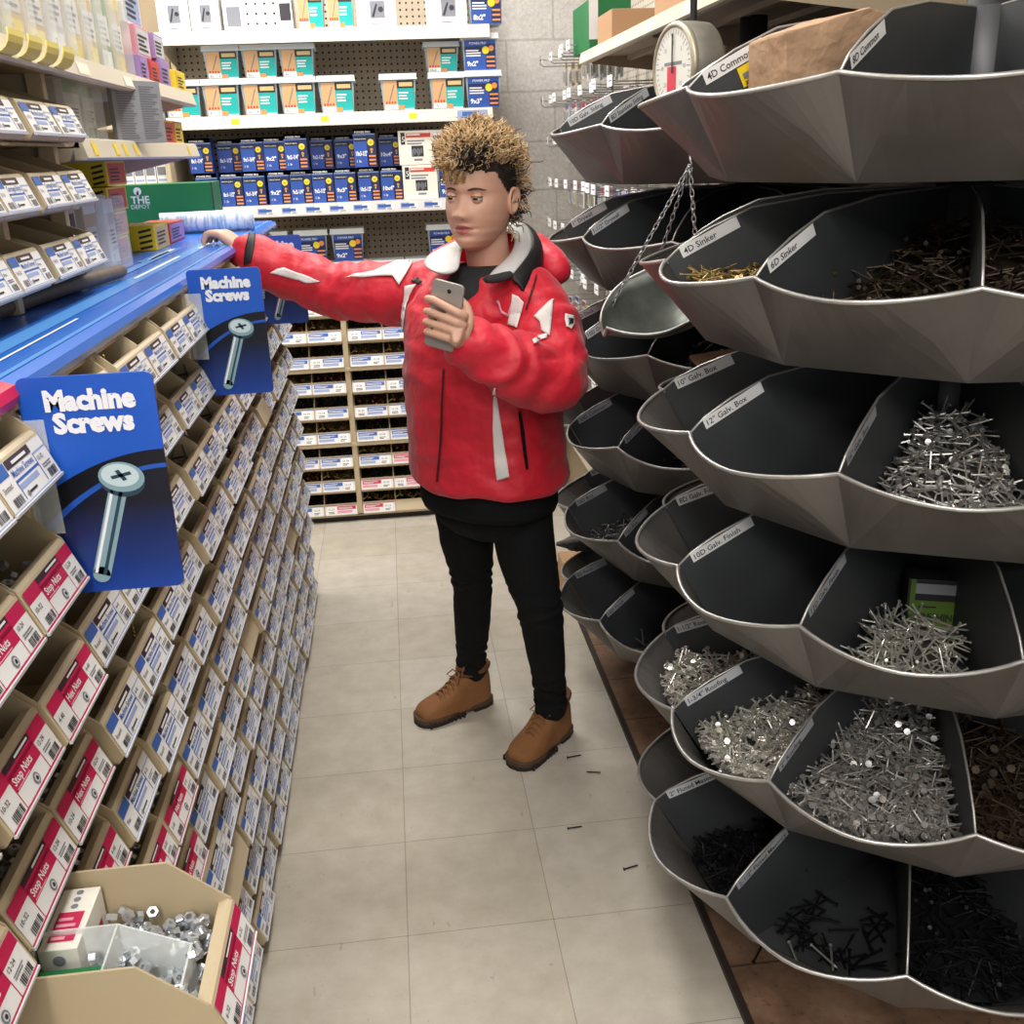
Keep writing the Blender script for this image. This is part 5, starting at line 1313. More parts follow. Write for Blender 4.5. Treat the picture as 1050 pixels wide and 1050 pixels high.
# ================================================================ the person
from mathutils import noise as mnoise
PO = Vector((.20, 2.43, 0))
person = thing('person', 'person in red and white winter jacket and tan boots, hand on counter, holding a phone', 'person', PO)
mat('skin', (206, 160, 136), .5, noise=.03, nscale=60); mat('lips', (176, 98, 94), .45); mat('brow', (74, 50, 36), .8)
mat('eye_white', (196, 188, 182), .3); mat('iris', (46, 28, 18), .25); mat('nail_skin', (202, 158, 136), .4)
mat('hair_blond', (214, 184, 138), .6); mat('hair_mid', (168, 134, 92), .6); mat('hair_dark', (34, 26, 22), .7)
mat('cloth_black', (9, 9, 11), .9, noise=.15, nscale=60, bump=.25, bscale=24, spec=.25); mat('cloth_charcoal', (34, 36, 38), .9)
mat('lining', (196, 194, 192), .55); mat('panel_white', (222, 216, 212), .5); mat('nubuck', (126, 82, 44), .85, noise=.16, nscale=22, bump=.15, bscale=60)
mat('nubuck_dark', (92, 58, 30), .85); mat('sole', (74, 52, 34), .7); mat('sole_dark', (34, 26, 20), .8); mat('lace', (120, 80, 44), .8)
mat('phone_silver', (176, 170, 162), .35, metal=.5); mat('phone_black', (16, 16, 18), .2)
def jacket_mat():
    m, nt, b = node_mat('red_nylon')
    vec, x, y, z = objxyz(nt)
    c = ramp_(nt, noise_(nt, vec, 5, 3), [(.3, rgb(192, 16, 38)), (.7, rgb(209, 24, 49))])
    nt.links.new(c, b.inputs['Base Color']); b.inputs['Roughness'].default_value = .55; b.inputs['Sheen Weight'].default_value = .15
    n1 = noise_(nt, vec, 6, 2, .5, (1.0, 1.0, 1.5)); n2 = noise_(nt, vec, 22, 2, .5)
    bp = nt.nodes.new('ShaderNodeBump'); bp.inputs['Strength'].default_value = .55; bp.inputs['Distance'].default_value = .03
    nt.links.new(M_(nt, 'ADD', n1, M_(nt, 'MULTIPLY', n2, .42)), bp.inputs['Height']); nt.links.new(bp.outputs['Normal'], b.inputs['Normal'])
jacket_mat()
Fv = Vector((-.741, -.671, 0)); Lv = Vector((.671, -.741, 0)); Zv = Vector((0, 0, 1))

def loft(mb, secs, m, n=24, cap=True, smooth=True):
    """secs: (centre, half vector A, half vector B, exponent)"""
    vs, fs = [], []
    for c, A, B, e in secs:
        c, A, B = Vector(c), Vector(A), Vector(B)
        for k in range(n):
            q = 2*PI*k/n; cx, sx = math.cos(q), math.sin(q)
            vs.append(c + A*math.copysign(abs(cx)**(2/e), cx) + B*math.copysign(abs(sx)**(2/e), sx))
    for i in range(len(secs)-1):
        for k in range(n):
            l = (k+1) % n; fs.append((i*n+k, i*n+l, (i+1)*n+l, (i+1)*n+k))
    if cap: fs += [tuple(range(n-1, -1, -1)), tuple(range((len(secs)-1)*n, len(secs)*n))]
    mb.add(vs, fs, m, smooth)
def limb(mb, pts, m, seg=18):
    """chain of (point, radius) as a rounded tapering tube (closed)"""
    P = [Vector(p) for p, r in pts]; R = [r for p, r in pts]
    # resample smoothly
    path, rad = [], []
    N = 5
    for i in range(len(P)-1):
        p0 = P[max(i-1, 0)]; p1 = P[i]; p2 = P[i+1]; p3 = P[min(i+2, len(P)-1)]
        for k in range(N):
            t = k/N
            path.append(.5*((2*p1)+(p2-p0)*t+(2*p0-5*p1+4*p2-p3)*t*t+(3*p1-p0-3*p2+p3)*t**3)); rad.append(R[i]+(R[i+1]-R[i])*t)
    path.append(P[-1]); rad.append(R[-1])
    d0 = (path[0]-path[1]).normalized(); d1 = (path[-1]-path[-2]).normalized()
    a = [(path[0]+d0*rad[0]*k, rad[0]*q) for k, q in ((.95, .25), (.75, .66), (.4, .92))]; b = [(path[-1]+d1*rad[-1]*k, rad[-1]*q) for k, q in ((.4, .92), (.75, .66), (.95, .25))]
    mb.tube([p for p, r in a]+path+[p for p, r in b], [r for p, r in a]+rad+[r for p, r in b], m, seg)
def ped(o): o.location = -PO; return o          # geometry below is written in room coordinates
def pobj(mb_or_me, name, parent=person, label=None, fix=True):
    if isinstance(mb_or_me, MB): o = mb_or_me.build(name, parent, label=label, fix=fix)
    else: o = mobj(name, mb_or_me, parent, label)
    if parent is person: o.location = -PO
    return o

# ---------------------------------------------------------------- head (own frame: face towards -y, chin at z = 0)
HC = Vector((.204, 2.388, 1.321)); HM = Matrix.Translation(HC) @ Matrix.Rotation(math.radians(-32), 4, 'Z') @ Matrix.Rotation(math.radians(2), 4, 'Y')
def interp(tab, z):
    if z <= tab[0][0]: return tab[0][1]
    for (a, u), (b, v) in zip(tab, tab[1:]):
        if z <= b: t = (z-a)/(b-a); t = t*t*(3-2*t)*.5+t*.5; return u+(v-u)*t
    return tab[-1][1]
HWt = [(-.012, .006), (-.008, .020), (0, .034), (.015, .046), (.035, .059), (.06, .068), (.09, .0725), (.12, .073), (.15, .075), (.18, .070), (.205, .052), (.220, .026), (.226, .004)]
HFt = [(-.012, .050), (-.008, .066), (0, .078), (.015, .084), (.035, .084), (.06, .085), (.09, .083), (.112, .081), (.13, .087), (.15, .087), (.17, .081), (.20, .056), (.218, .024), (.226, .004)]
HBt = [(-.012, -.030), (-.008, -.026), (0, -.015), (.02, .012), (.04, .045), (.06, .070), (.09, .090), (.12, .099), (.15, .100), (.18, .090), (.205, .062), (.22, .028), (.226, .004)]
GAU = [(0, .069, .0165, .0105, .010), (0, .088, .0080, .0085, .018), (.0135, .0655, .0100, .0070, .0070), (-.0135, .0655, .0100, .0070, .0070), (0, .058, -.003, .008, .004),
       (.031, .104, -.0070, .015, .0095), (-.031, .104, -.0070, .015, .0095), (.030, .120, .0030, .020, .006), (-.030, .120, .0030, .020, .006),
       (.042, .076, .0060, .020, .018), (-.042, .076, .0060, .020, .018), (0, .0455, .0080, .0160, .0040), (0, .0322, .0090, .0150, .0048), (0, .0392, -.0058, .021, .0014),
       (0, .0235, -.0030, .016, .004), (0, .010, .0050, .016, .009), (.026, .040, -.002, .006, .008), (-.026, .040, -.002, .006, .008)]
def head_pt(z, q):
    """q: 0 = person's left (+x), -90deg = front"""
    w, f_, b_ = interp(HWt, z), interp(HFt, z), interp(HBt, z)
    c, s = math.cos(q), math.sin(q); e = 2.08
    x = w*math.copysign(abs(c)**(2/e), c)
    mid = (b_-f_)/2*.16
    y = (b_-mid)*abs(s)**(2/e)+mid if s > 0 else -(f_+mid)*abs(s)**(2/e)+mid
    if s < 0:
        d = sum(a*math.exp(-((x-gx)/sx)**2/2-((z-gz)/sz)**2/2) for gx, gz, a, sx, sz in GAU)
        y -= d*min(1, abs(s)*1.6)
    return Vector((x, y, z))
NZh, NQ = 104, 132
hv, hf, hm_ = [], [], []
zs = [-.012+.238*i/NZh for i in range(NZh+1)]
qs = []
for k in range(NQ):   # denser at the front
    t = k/NQ; qs.append(-PI/2 + 2*PI*(t-.5) + .55*math.sin(2*PI*(t-.5))*-1)
for z in zs:
    for q in qs: hv.append(head_pt(z, q))
for i in range(NZh):
    for k in range(NQ):
        l = (k+1) % NQ; fidx = (i*NQ+k, i*NQ+l, (i+1)*NQ+l, (i+1)*NQ+k); hf.append(fidx)
        c = sum((hv[j] for j in fidx), Vector())/4
        k_ = abs(c.x)/.023; in_l = k_ < 1 and .0392-.0118*(1-k_*k_) <= c.z <= .0392+.0098*(1-k_**1.6)-.0012*math.exp(-(c.x/.003)**2)
        hm_.append('lips' if c.y < -.05 and in_l else 'skin')
hf.append(tuple(range(NQ-1, -1, -1))); hm_.append('skin'); hf.append(tuple(range(NZh*NQ, (NZh+1)*NQ))); hm_.append('skin')

# body under the clothes: neck, trunk, arms, hands and legs grown into one surface
bd = MB()
limb(bd, [((.236, 2.425, 1.20), .062), ((.226, 2.418, 1.27), .052), ((.219, 2.410, 1.335), .050), ((.218, 2.405, 1.38), .052)], 'skin', 24)
loft(bd, [(PO+Zv*z, Lv*a, Fv*b, 2.3) for z, a, b in ((.66, .09, .07), (.70, .125, .095), (.78, .13, .10), (.95, .125, .10), (1.10, .15, .10), (1.19, .145, .085), (1.235, .07, .06))], 'skin', 28)
RS, RE, RW = Vector((.10, 2.54, 1.195)), Vector((-.144, 2.63, 1.205)), Vector((-.352, 2.690, 1.296))
LS, LE, LW = Vector((.305, 2.308, 1.195)), Vector((.338, 2.190, 1.042)), Vector((.118, 2.120, 1.165))
limb(bd, [(RS, .048), (RE, .038), (RW, .026)], 'skin', 14)
limb(bd, [(LS, .048), (LE, .038), (LW, .027)], 'skin', 14)
RH, RK, RA = Vector((.142, 2.50, .60)), Vector((.152, 2.53, .41)), Vector((.142, 2.60, .09))
LH, LK, LA = Vector((.268, 2.375, .60)), Vector((.305, 2.325, .44)), Vector((.335, 2.365, .09))
limb(bd, [(RH, .060), (RK, .038), (RA, .016)], 'skin', 14); limb(bd, [(LH, .060), (LK, .040), (LA, .016)], 'skin', 14)
# right hand resting on the counter edge: palm, four bent fingers, thumb under the edge
def finger(pts, r0, r1):
    n = len(pts); limb(bd, [(p, r0+(r1-r0)*i/(n-1)) for i, p in enumerate(pts)], 'skin', 10)
hd = Vector((-.80, .22, .56)).normalized()          # wrist to knuckles
sp = Vector((.24, .97, -.03)).normalized()          # towards the little finger (away from the camera)
pn = hd.cross(sp).normalized();
if pn.z < 0: pn = -pn
Wp = Vector((-.362, 2.690, 1.304)); Kp = Vector((-.418, 2.704, 1.349))
vsec = []
for t, a, b in ((-.25, .024, .019), (.1, .030, .018), (.45, .037, .016), (.85, .041, .0145), (1.05, .036, .011)):
    vsec.append((Wp+(Kp-Wp)*t, sp*a, pn*b, 2.5))
loft(bd, vsec, 'skin', 18)
for k, (o, ln) in enumerate(((-.030, .9), (-.010, 1.0), (.010, .95), (.029, .78))):
    b0 = Kp + sp*o - hd*.004
    d1 = Vector((-.90, .06+.05*k, .12)).normalized(); d2 = Vector((-.62, .02+.05*k, -.80)).normalized(); d3 = Vector((-.10, .0, -1)).normalized()
    p1 = b0+d1*.030*ln; p2 = p1+d2*.020*ln; p3 = p2+d3*.010*ln
    if p3.z < 1.3315: p3.z = 1.3315
    finger([b0-hd*.012, b0, p1, p2, p3], .0096, .0072)
finger([Wp+sp*-.020+hd*.010, Wp-sp*.036+hd*.022-pn*.010, Wp-sp*.046+hd*.026-pn*.030, Wp-sp*.046+hd*.022-pn*.046], .0115, .0085)
# left hand round the phone
PH_C = Vector((.0985, 2.093, 1.2065)); PH_U = Vector((.20, -.12, .97)).normalized(); PH_N = Vector((-.45, -.88, .0)); PH_N = (PH_N-PH_U*PH_N.dot(PH_U)).normalized(); PH_R = PH_U.cross(PH_N).normalized()   # R: towards viewer's right when seen from the back
if PH_R.x < 0: PH_R = -PH_R
def ph(a, b, c): return PH_C + PH_R*a + PH_U*b + PH_N*c
vsec = []
Wl = Vector((.126, 2.112, 1.160)); Kl = ph(.040, -.012, .014)
ax = (Kl-Wl).normalized(); sd = (PH_U - ax*PH_U.dot(ax)).normalized(); nn = ax.cross(sd).normalized()
for t, a, b in ((-.35, .024, .020), (.1, .029, .019), (.5, .036, .018), (.9, .039, .015), (1.1, .034, .010)): vsec.append((Wl+(Kl-Wl)*t, sd*a, nn*b, 2.4))
loft(bd, vsec, 'skin', 18)
for k, (h0, h1, ln) in enumerate(((.018, .030, 1.05), (-.002, .004, 1.0), (-.021, -.018, .95), (-.039, -.038, .80))):
    finger([ph(.046, h0-.004, .008), ph(.034, h0, .017), ph(.006, (h0+h1)/2+.001, .0195), ph(-.020*ln, h1, .0170), ph(-.036*ln, h1-.002, .0115)], .0098, .0076)
finger([ph(.050, -.030, -.004), ph(.052, -.002, -.012), ph(.040, .022, -.018), ph(.022, .036, -.0185)], .0115, .0085)
bme = remesh(bd, .0027, 2, 'person_body')
# join the head on to the same mesh
bme.materials.clear(); bme.materials.append(MATS['skin']); bme.materials.append(MATS['lips'])
bm = bmesh.new(); bm.from_mesh(bme)
for f in bm.faces: f.material_index = 0; f.smooth = True
bvs = [bm.verts.new(HM @ v) for v in hv]
for idx, m in zip(hf, hm_):
    try: f = bm.faces.new([bvs[j] for j in idx]); f.material_index = 1 if m == 'lips' else 0; f.smooth = len(idx) < 5
    except ValueError: pass
# ears: a curved shell with a rolled rim
for sgn in (1, -1):
    eb = MB(); evs, efs = [], []
    na, nr = 22, 7
    for i in range(na):
        th = 2*PI*i/na
        oz = .031*math.sin(th)*(1.0 if math.sin(th) > 0 else .92); oy = (.0195+.004*math.sin(th))*math.cos(th)+.004*math.sin(th)
        for j in range(nr):
            r = [0.0, .35, .6, .80, .95, 1.02, .80][j]; out = [.005, .004, .0055, .011, .012, .007, .0][j]
            evs.append(Vector((sgn*(.0695+out+.012*max(0, oy/.02)*.5), .012+oy*r, .094+oz*r)))
    for i in range(na):
        l = (i+1) % na
        for j in range(nr-1): efs.append((i*nr+j, l*nr+j, l*nr+j+1, i*nr+j+1))
    b0 = [bm.verts.new(HM @ v) for v in evs]
    for q in efs:
        f = bm.faces.new([b0[j] for j in q]); f.smooth = True
bmesh.ops.recalc_face_normals(bm, faces=bm.faces)
bm.to_mesh(bme); bm.free()
body = pobj(bme, 'person_body')
# eyes with lids, brows
for sgn, side in ((1, 'left'), (-1, 'right')):
    ec = Vector((sgn*.031, -.0712, .1045)); mb = MB()
    def sph(c, r, m, z0=-1, z1=1, n=18, tilt=0):
        vs, fs = [], []; nn_ = 10
        for i in range(nn_+1):
            a = math.asin(z0)+(math.asin(z1)-math.asin(z0))*i/nn_
            for k in range(n): q = 2*PI*k/n; p = Vector((r*math.cos(a)*math.cos(q), r*math.cos(a)*math.sin(q), r*math.sin(a))); p.rotate(Euler((tilt, 0, 0))); vs.append(HM @ (c+p))
        for i in range(nn_):
            for k in range(n): l = (k+1) % n; fs.append((i*n+k, i*n+l, (i+1)*n+l, (i+1)*n+k))
        mb.add(vs, fs, m, True)
    sph(ec, .0116, 'eye_white')
    g = Vector((-.02, -1, -.06)).normalized()      # looking ahead, a little to the side
    ic = ec + g*.0075
    sph(ec + g*.0052, .0076, 'iris')
    pobj(mb, 'eye')
    mb = MB(); sph(ec, .0127, 'skin', .20, 1, tilt=.15); sph(ec, .0127, 'skin', -1, -.38, tilt=-.05); pobj(mb, 'eyelid')
    mb = MB(); pts = []
    for k in range(9):
        t = k/8; x = sgn*(.014+.036*t); z = .1205+.0055*math.sin(PI*min(1, t*1.15)*.75)-.003*t
        q = -PI/2+math.asin(min(.98, x/.0735)); p = min((head_pt(z, -PI/2+dq/60) for dq in range(-70, 71)), key=lambda v: abs(v.x-x)); pts.append(HM @ (p+Vector((0, -.0004, 0))))
    mb.tube(pts, [.0014, .0022, .0025, .0025, .0024, .0021, .0018, .0014, .0007], 'brow', 6); pobj(mb, 'eyebrow')
    mb = MB(); mb.tube([HM @ (ec+Vector((.0128*math.cos(q)*1.02, -.0128*abs(math.sin(q))**.5*1.0, .0035-.0005*abs(math.cos(q))))) for q in [PI+PI*k/8 for k in range(9)]], .0008, 'brow', 4); pobj(mb, 'eyelashes')
mb = MB()
for sgn in (1, -1):
    p = HM @ Vector((sgn*.0075, -.1000, .0605)); mb.lathe([(0, -.001), (.0022, 0), (0, .001)], 'brow', 8, c=p)
pobj(mb, 'nostrils')

# hair: dark cropped base and a mass of loose curls
hb = MB(); vs, fs = [], []
def hairline(x, y):     # height above which hair grows
    if y < -.045: return .160-.012*math.exp(-((x+.03)/.03)**2)+.003*math.sin(x*210)+.002*math.sin(x*470+1)
    if y < .0: return .150-(y+.045)/.045*.045
    if y < .03: return .105-(y)/.03*.05
    return .045
idx = {}
for i in range(NZh+1):
    for k in range(0, NQ, 2):
        p = hv[i*NQ+k]; n = Vector((p.x, p.y-.005, (p.z-.11)*.9)).normalized()
        idx[(i, k)] = len(vs); vs.append(HM @ (p+n*(.0035 if p.z > hairline(p.x, p.y) else -.003)))
for i in range(NZh):
    for k in range(0, NQ, 2):
        l = (k+2) % NQ; p = hv[i*NQ+k]
        if p.z > hairline(p.x, p.y)-.006: fs.append((idx[(i, k)], idx[(i, l)], idx[(i+1, l)], idx[(i+1, k)]))
hb.add(vs, fs, 'hair_dark', True); pobj(hb, 'hair_base', label='dark cropped hair at the sides and roots')
hc = MB(); R = random.Random(21); made = 0
while made < 2700:
    i = R.randrange(NZh+1); k = R.randrange(NQ); p = hv[i*NQ+k]
    hl_ = hairline(p.x, p.y)
    if p.z < hl_+.001: continue
    side = abs(p.x) > .052 and p.y < .045 and p.z < .172
    if side and R.random() < .93: continue
    if R.random() > (.25+.75*min(1, abs(math.sin(qs[k]*1.0))+.4)): pass
    n = Vector((p.x*1.0, (p.y-.01)*.9, (p.z-.10)*1.15)).normalized()
    back = p.y > .05 and p.z < .15
    H = (.030+R.random()*.026)*(1.0 if not back else .75)*(.55 if side else 1)
    if p.y < -.06: H *= .85
    ax1 = n.orthogonal().normalized(); ax2 = n.cross(ax1)
    drift = Vector((R.gauss(0, .5), R.gauss(0, .5)-.1, R.gauss(0, .3))); turns = R.uniform(1.2, 2.6); ph0 = R.random()*6.28; rc = R.uniform(.0038, .0075)
    path = []
    NPt = 15
    for j in range(NPt):
        t = j/(NPt-1); rr = rc*(.3+.7*t)
        path.append(HM @ (p + n*(H*t) + drift*(.014*t*t) + ax1*rr*math.cos(ph0+turns*6.28*t) + ax2*rr*math.sin(ph0+turns*6.28*t)))
    dark = (p.y < -.02 and p.z < .185 and abs(p.x-.022) < .026 and R.random() < .8) or (side and R.random() < .8) or (p.z < .12 and R.random() < .4) or R.random() < .10
    m = 'hair_dark' if dark else ('hair_mid' if R.random() < .33 else 'hair_blond')
    hc.tube(path, [.0011]*(NPt-3)+[.0010, .0008, .0004], m, 4, cap=False); made += 1
for j in range(46):      # stray fringe curls on the forehead
    x0 = R.uniform(-.045, .015); p = min((head_pt(.163, -PI/2+dq/50) for dq in range(-60, 61)), key=lambda v: abs(v.x-x0)); ph0 = R.random()*6
    path = [HM @ (p+Vector((.005*math.cos(ph0+5*t)-.006*t, -.006-.008*math.sin(PI*t), .006-.032*t+.004*math.sin(ph0+6*t)))) for t in [q/11 for q in range(12)]]
    hc.tube(path, .0010, 'hair_mid' if j % 3 else 'hair_blond', 4, cap=False)
pobj(hc, 'curls', label='bleached blond frizzy curls on top', fix=False)

# ---------------------------------------------------------------- clothes
# jacket: trunk, sleeves and hood grown into one padded surface
jk = MB()
loft(jk, [(PO+Fv*o+Zv*z, Lv*a, Fv*b, e) for z, a, b, o, e in ((.742, .206, .158, .0, 2.3), (.757, .216, .168, 0, 2.3), (.83, .212, .166, .0, 2.3), (.92, .208, .168, .004, 2.3), (1.03, .207, .166, .005, 2.3), (1.12, .205, .158, .0, 2.3), (1.18, .195, .145, -.004, 2.3), (1.22, .172, .125, -.01, 2.2), (1.252, .130, .105, -.014, 2.1), (1.272, .098, .088, -.016, 2.0))], 'red_nylon', 40)
limb(jk, [(RS+Vector((.02, 0, -.005)), .088), ((.01, 2.575, 1.195), .080), ((-.07, 2.605, 1.200), .074), (RE, .071), ((-.235, 2.657, 1.238), .068), ((-.30, 2.676, 1.266), .062), (RW+Vector((-.002, 0, -.002)), .054)], 'red_nylon', 24)
limb(jk, [(LS+Vector((-.01, .01, -.01)), .090), ((.328, 2.262, 1.125), .088), (LE+Vector((.0, 0, .004)), .080), ((.285, 2.160, 1.062), .078), ((.215, 2.138, 1.105), .070), ((.150, 2.128, 1.142), .058)], 'red_nylon', 24)
limb(jk, [((.125, 2.60, 1.262), .040), ((.20, 2.605, 1.285), .046), ((.29, 2.565, 1.295), .050), ((.352, 2.480, 1.280), .048), ((.380, 2.400, 1.250), .034)], 'red_nylon', 18)
jme = remesh(jk, .0055, 5, 'jacket')
# padded folds pushed into the surface
def fold(p):
    s = 0
    # sleeve rings
    for A, B in ((RS, RW), (LE, LW), (LS, LE)):
        d = B-A; t = (p-A).dot(d)/d.length_squared
        if 0.02 < t < 1.02:
            q = p-A-d*t
            if q.length < .115: s += .0048*math.sin(t*d.length*85+mnoise.noise(p*9)*5.5)*(1-abs(t-.5))*.9
    s += .010*mnoise.noise(p*7.5)+.0045*mnoise.noise(Vector((p.x*16, p.y*16, p.z*30)))
    if p.z < 1.1: s += .004*math.sin(p.z*70+mnoise.noise(p*9)*4)*max(0, mnoise.noise(p*5+Vector((3, 1, 7)))+.3)
    return s
nrm = [v.normal.copy() for v in jme.vertices]
for v, n in zip(jme.vertices, nrm): v.co += n*fold(v.co.copy())
for p in jme.polygons: p.use_smooth = True
jme.materials.clear(); jme.materials.append(MATS['red_nylon'])
jacket = pobj(jme, 'jacket', label='red padded winter jacket with white panels')
jbvh = BVHTree.FromPolygons([v.co.copy() for v in jme.vertices], [tuple(p.vertices) for p in jme.polygons])
EYE = Vector((0, 0, 1.52267623)); FPX = 1039.888
def sew(polyline, m, name, label=None, off=.0042, parent=None, step=2.2):
    """cut a cloth panel to the jacket surface: outline given on the jacket's front, fitted on to the cloth"""
    bm = bmesh.new(); vv = [bm.verts.new((x, y, 0)) for x, y in polyline]; bm.faces.new(vv)
    bmesh.ops.triangulate(bm, faces=bm.faces[:])
    for _ in range(7):
        es = [e for e in bm.edges if e.calc_length() > step*1.6]
        if not es: break
        bmesh.ops.subdivide_edges(bm, edges=es, cuts=1); bmesh.ops.triangulate(bm, faces=[f for f in bm.faces if len(f.verts) > 3])
    bm.verts.index_update(); pts = {}; mb = MB(); 
    for v in bm.verts:
        d = (rt*((v.co.x-525)/FPX) + up*(-(v.co.y-525)/FPX) + fw).normalized()
        loc, n, i, dist = jbvh.ray_cast(EYE, d)
        if loc is not None: pts[v.index] = loc+(n if n.dot(d) < 0 else -n)*off
    ids = {k: i for i, k in enumerate(pts)}
    fs = [tuple(ids[v.index] for v in f.verts) for f in bm.faces if all(v.index in ids for v in f.verts) and max((pts[a.index]-pts[b.index]).length for a in f.verts for b in f.verts) < .03]
    bm.free()
    mb.add([pts[k] for k in pts], fs, m, True)
    o = mb.build(name, jacket, label=label, fix=False)
    md = o.modifiers.new('sheet', 'SOLIDIFY'); md.thickness = .0022; md.offset = -1
    return o
sew([(278, 280), (285, 276.5), (292, 275), (301, 278), (312, 282), (329, 289), (314, 290.5), (305, 287), (296, 284)], 'panel_white', 'sleeve_panel', 'white reflective panel on the sleeve')
sew([(354, 284.5), (368, 281.5), (384, 279), (398, 273), (408, 269), (424, 268), (418, 280), (410, 293), (403, 284), (390, 284), (372, 285)], 'panel_white', 'sleeve_panel', 'white pointed panel on the sleeve')
sew([(415, 294), (420, 292.5), (427, 292), (421, 302), (417, 318), (414.5, 340), (413, 318)], 'panel_white', 'chest_panel', 'white panel on the chest')
sew([(526, 302), (532, 304), (538, 310), (535, 324), (531.5, 337), (522, 333), (524, 318)], 'panel_white', 'chest_panel', 'white panel on the chest')
sew([(548, 325), (557, 316), (567, 307), (565, 325), (564, 345), (555, 339), (553, 330)], 'panel_white', 'sleeve_panel', 'white panel on the sleeve')
sew([(545, 350), (552, 345), (562, 342), (561, 348), (554, 350), (547, 354)], 'panel_white', 'sleeve_panel', 'small white panel on the sleeve')
sew([(507, 396), (508.5, 396), (512, 424), (517, 455), (522.5, 488), (510, 492), (507, 468), (505.5, 440), (506, 415)], 'panel_white', 'front_panel', 'long white panel down the front')
sew([(583-4.5, 322), (586.5, 324), (588, 332), (585, 339), (580, 335), (578, 328)], 'panel_white', 'sleeve_badge', 'white badge on the sleeve')
sew([(581, 326.5), (585.5, 328), (585.5, 333), (582, 334)], 'black', 'sleeve_badge', 'dark mark of the badge', off=.0062)
sew([(458, 337), (465, 325), (472, 315.5), (477, 319), (470, 330), (463, 341)], 'black', 'cuff_strap', 'black strap at the cuff')
sew([(252, 256), (254, 246), (256, 238), (262, 240), (261, 254), (258, 269), (251, 272)], 'black', 'cuff_strap', 'black strap at the cuff')
sew([(421, 289), (427, 285), (434, 290), (430, 293)], 'black', 'chest_tab', 'black tab on the chest')
sew([(531, 422), (533.5, 422), (537, 442), (541, 480), (538.5, 481), (534, 448)], 'cloth_black', 'pocket_slit', 'dark pocket opening', off=.0026)
sew([(455, 378), (456.8, 378), (455.5, 400), (454, 450), (450, 494), (448.4, 494), (452, 450), (454, 400)], 'seam_red', 'zip_placket', 'dark seam of the front zip', off=.0026)
sew([(549, 283), (550.4, 283), (546, 300), (541, 318), (539.6, 318), (544, 300)], 'seam_red', 'shoulder_seam', 'dark seam at the shoulder', off=.0026)
for pl in ([(509, 310), (512, 307.5), (513, 310), (515, 318), (521, 322), (526, 305), (527, 306), (522, 325), (514, 321), (511.5, 312)],):
    sew(pl, 'pink_paper', 'stitched_swirl', 'pale stitched swirl on the chest', off=.0018)

def strip(rows, m, name, label=None, th=.006, parent=jacket, sub=2, off=1):
    """cloth strip from pairs of points"""
    mb = MB(); n = len(rows[0]); vs = [Vector(p) for r in rows for p in r]
    mb.add(vs, [(i*n+j, i*n+j+1, (i+1)*n+j+1, (i+1)*n+j) for i in range(len(rows)-1) for j in range(n-1)], m, True)
    o = mb.build(name, parent, label=label, fix=False)
    s = o.modifiers.new('sub', 'SUBSURF'); s.levels = s.render_levels = sub
    md = o.modifiers.new('sheet', 'SOLIDIFY'); md.thickness = th; md.offset = off
    return o
def px(x, y, Y):
    d = rt*((x-525)/FPX)+up*(-(y-525)/FPX)+fw; return EYE+d*(Y/d.y)
rows = [[px(471, 277, 2.285), px(458, 281, 2.285), px(446, 279, 2.31)], [px(471, 264, 2.305), px(452, 272, 2.32), px(430, 270, 2.395)], [px(473, 253, 2.36), px(460, 256, 2.38), px(442, 258, 2.47)],
        [px(480, 250, 2.45), px(476, 246, 2.49), px(470, 246, 2.54)], [px(505, 240, 2.50), px(505, 230, 2.54), px(508, 228, 2.57)], [px(526, 236, 2.475), px(530, 226, 2.50), px(536, 224, 2.53)],
        [px(529, 248, 2.42), px(537, 238, 2.425), px(547, 240, 2.45)], [px(523, 262, 2.345), px(534, 256, 2.335), px(546, 257, 2.345)], [px(508, 274, 2.285), px(519, 274, 2.26), px(530, 276, 2.26)], [px(497, 287, 2.255), px(508, 288, 2.235), px(522, 286, 2.24)]]
strip(rows, 'lining', 'collar_lining', 'pale grey lining of the open collar', th=.004)
rows2 = [[r[2]+Vector((0, 0, .0)), r[2].lerp(r[2]+(r[2]-r[0])*.5, 1)+Vector((0, 0, -.012)), r[2]+(r[2]-r[0])*.55+Vector((0, 0, -.035))] for r in rows[3:]]
strip(rows2, 'black', 'collar_outside', 'black outside of the collar')
strip([[px(494, 284, 2.235), px(496, 292, 2.225)], [px(510, 283, 2.228), px(511, 290, 2.215)], [px(526, 277, 2.23), px(528, 286, 2.215)]], 'cloth_charcoal', 'collar_flap', 'black storm flap under the chin', sub=1)
# dark shirt at the neck and below the jacket
mb = MB()
loft(mb, [(Vector((.222, 2.412, z))+Fv*o, Lv*a, Fv*b, 2.1) for z, a, b, o in ((1.17, .10, .10, .045), (1.225, .085, .088, .038), (1.262, .070, .070, .022), (1.275, .062, .062, .012), (1.268, .056, .056, .010))], 'cloth_charcoal', 28)
pobj(mb, 'shirt_collar', label='charcoal shirt at the neck')
mb = MB()
loft(mb, [(PO+Zv*z, Lv*a, Fv*b, 2.3) for z, a, b in ((.675, .180, .136), (.692, .186, .142), (.77, .186, .142))], 'cloth_black', 36)
pobj(mb, 'shirt_hem', label='black shirt hem below the jacket')
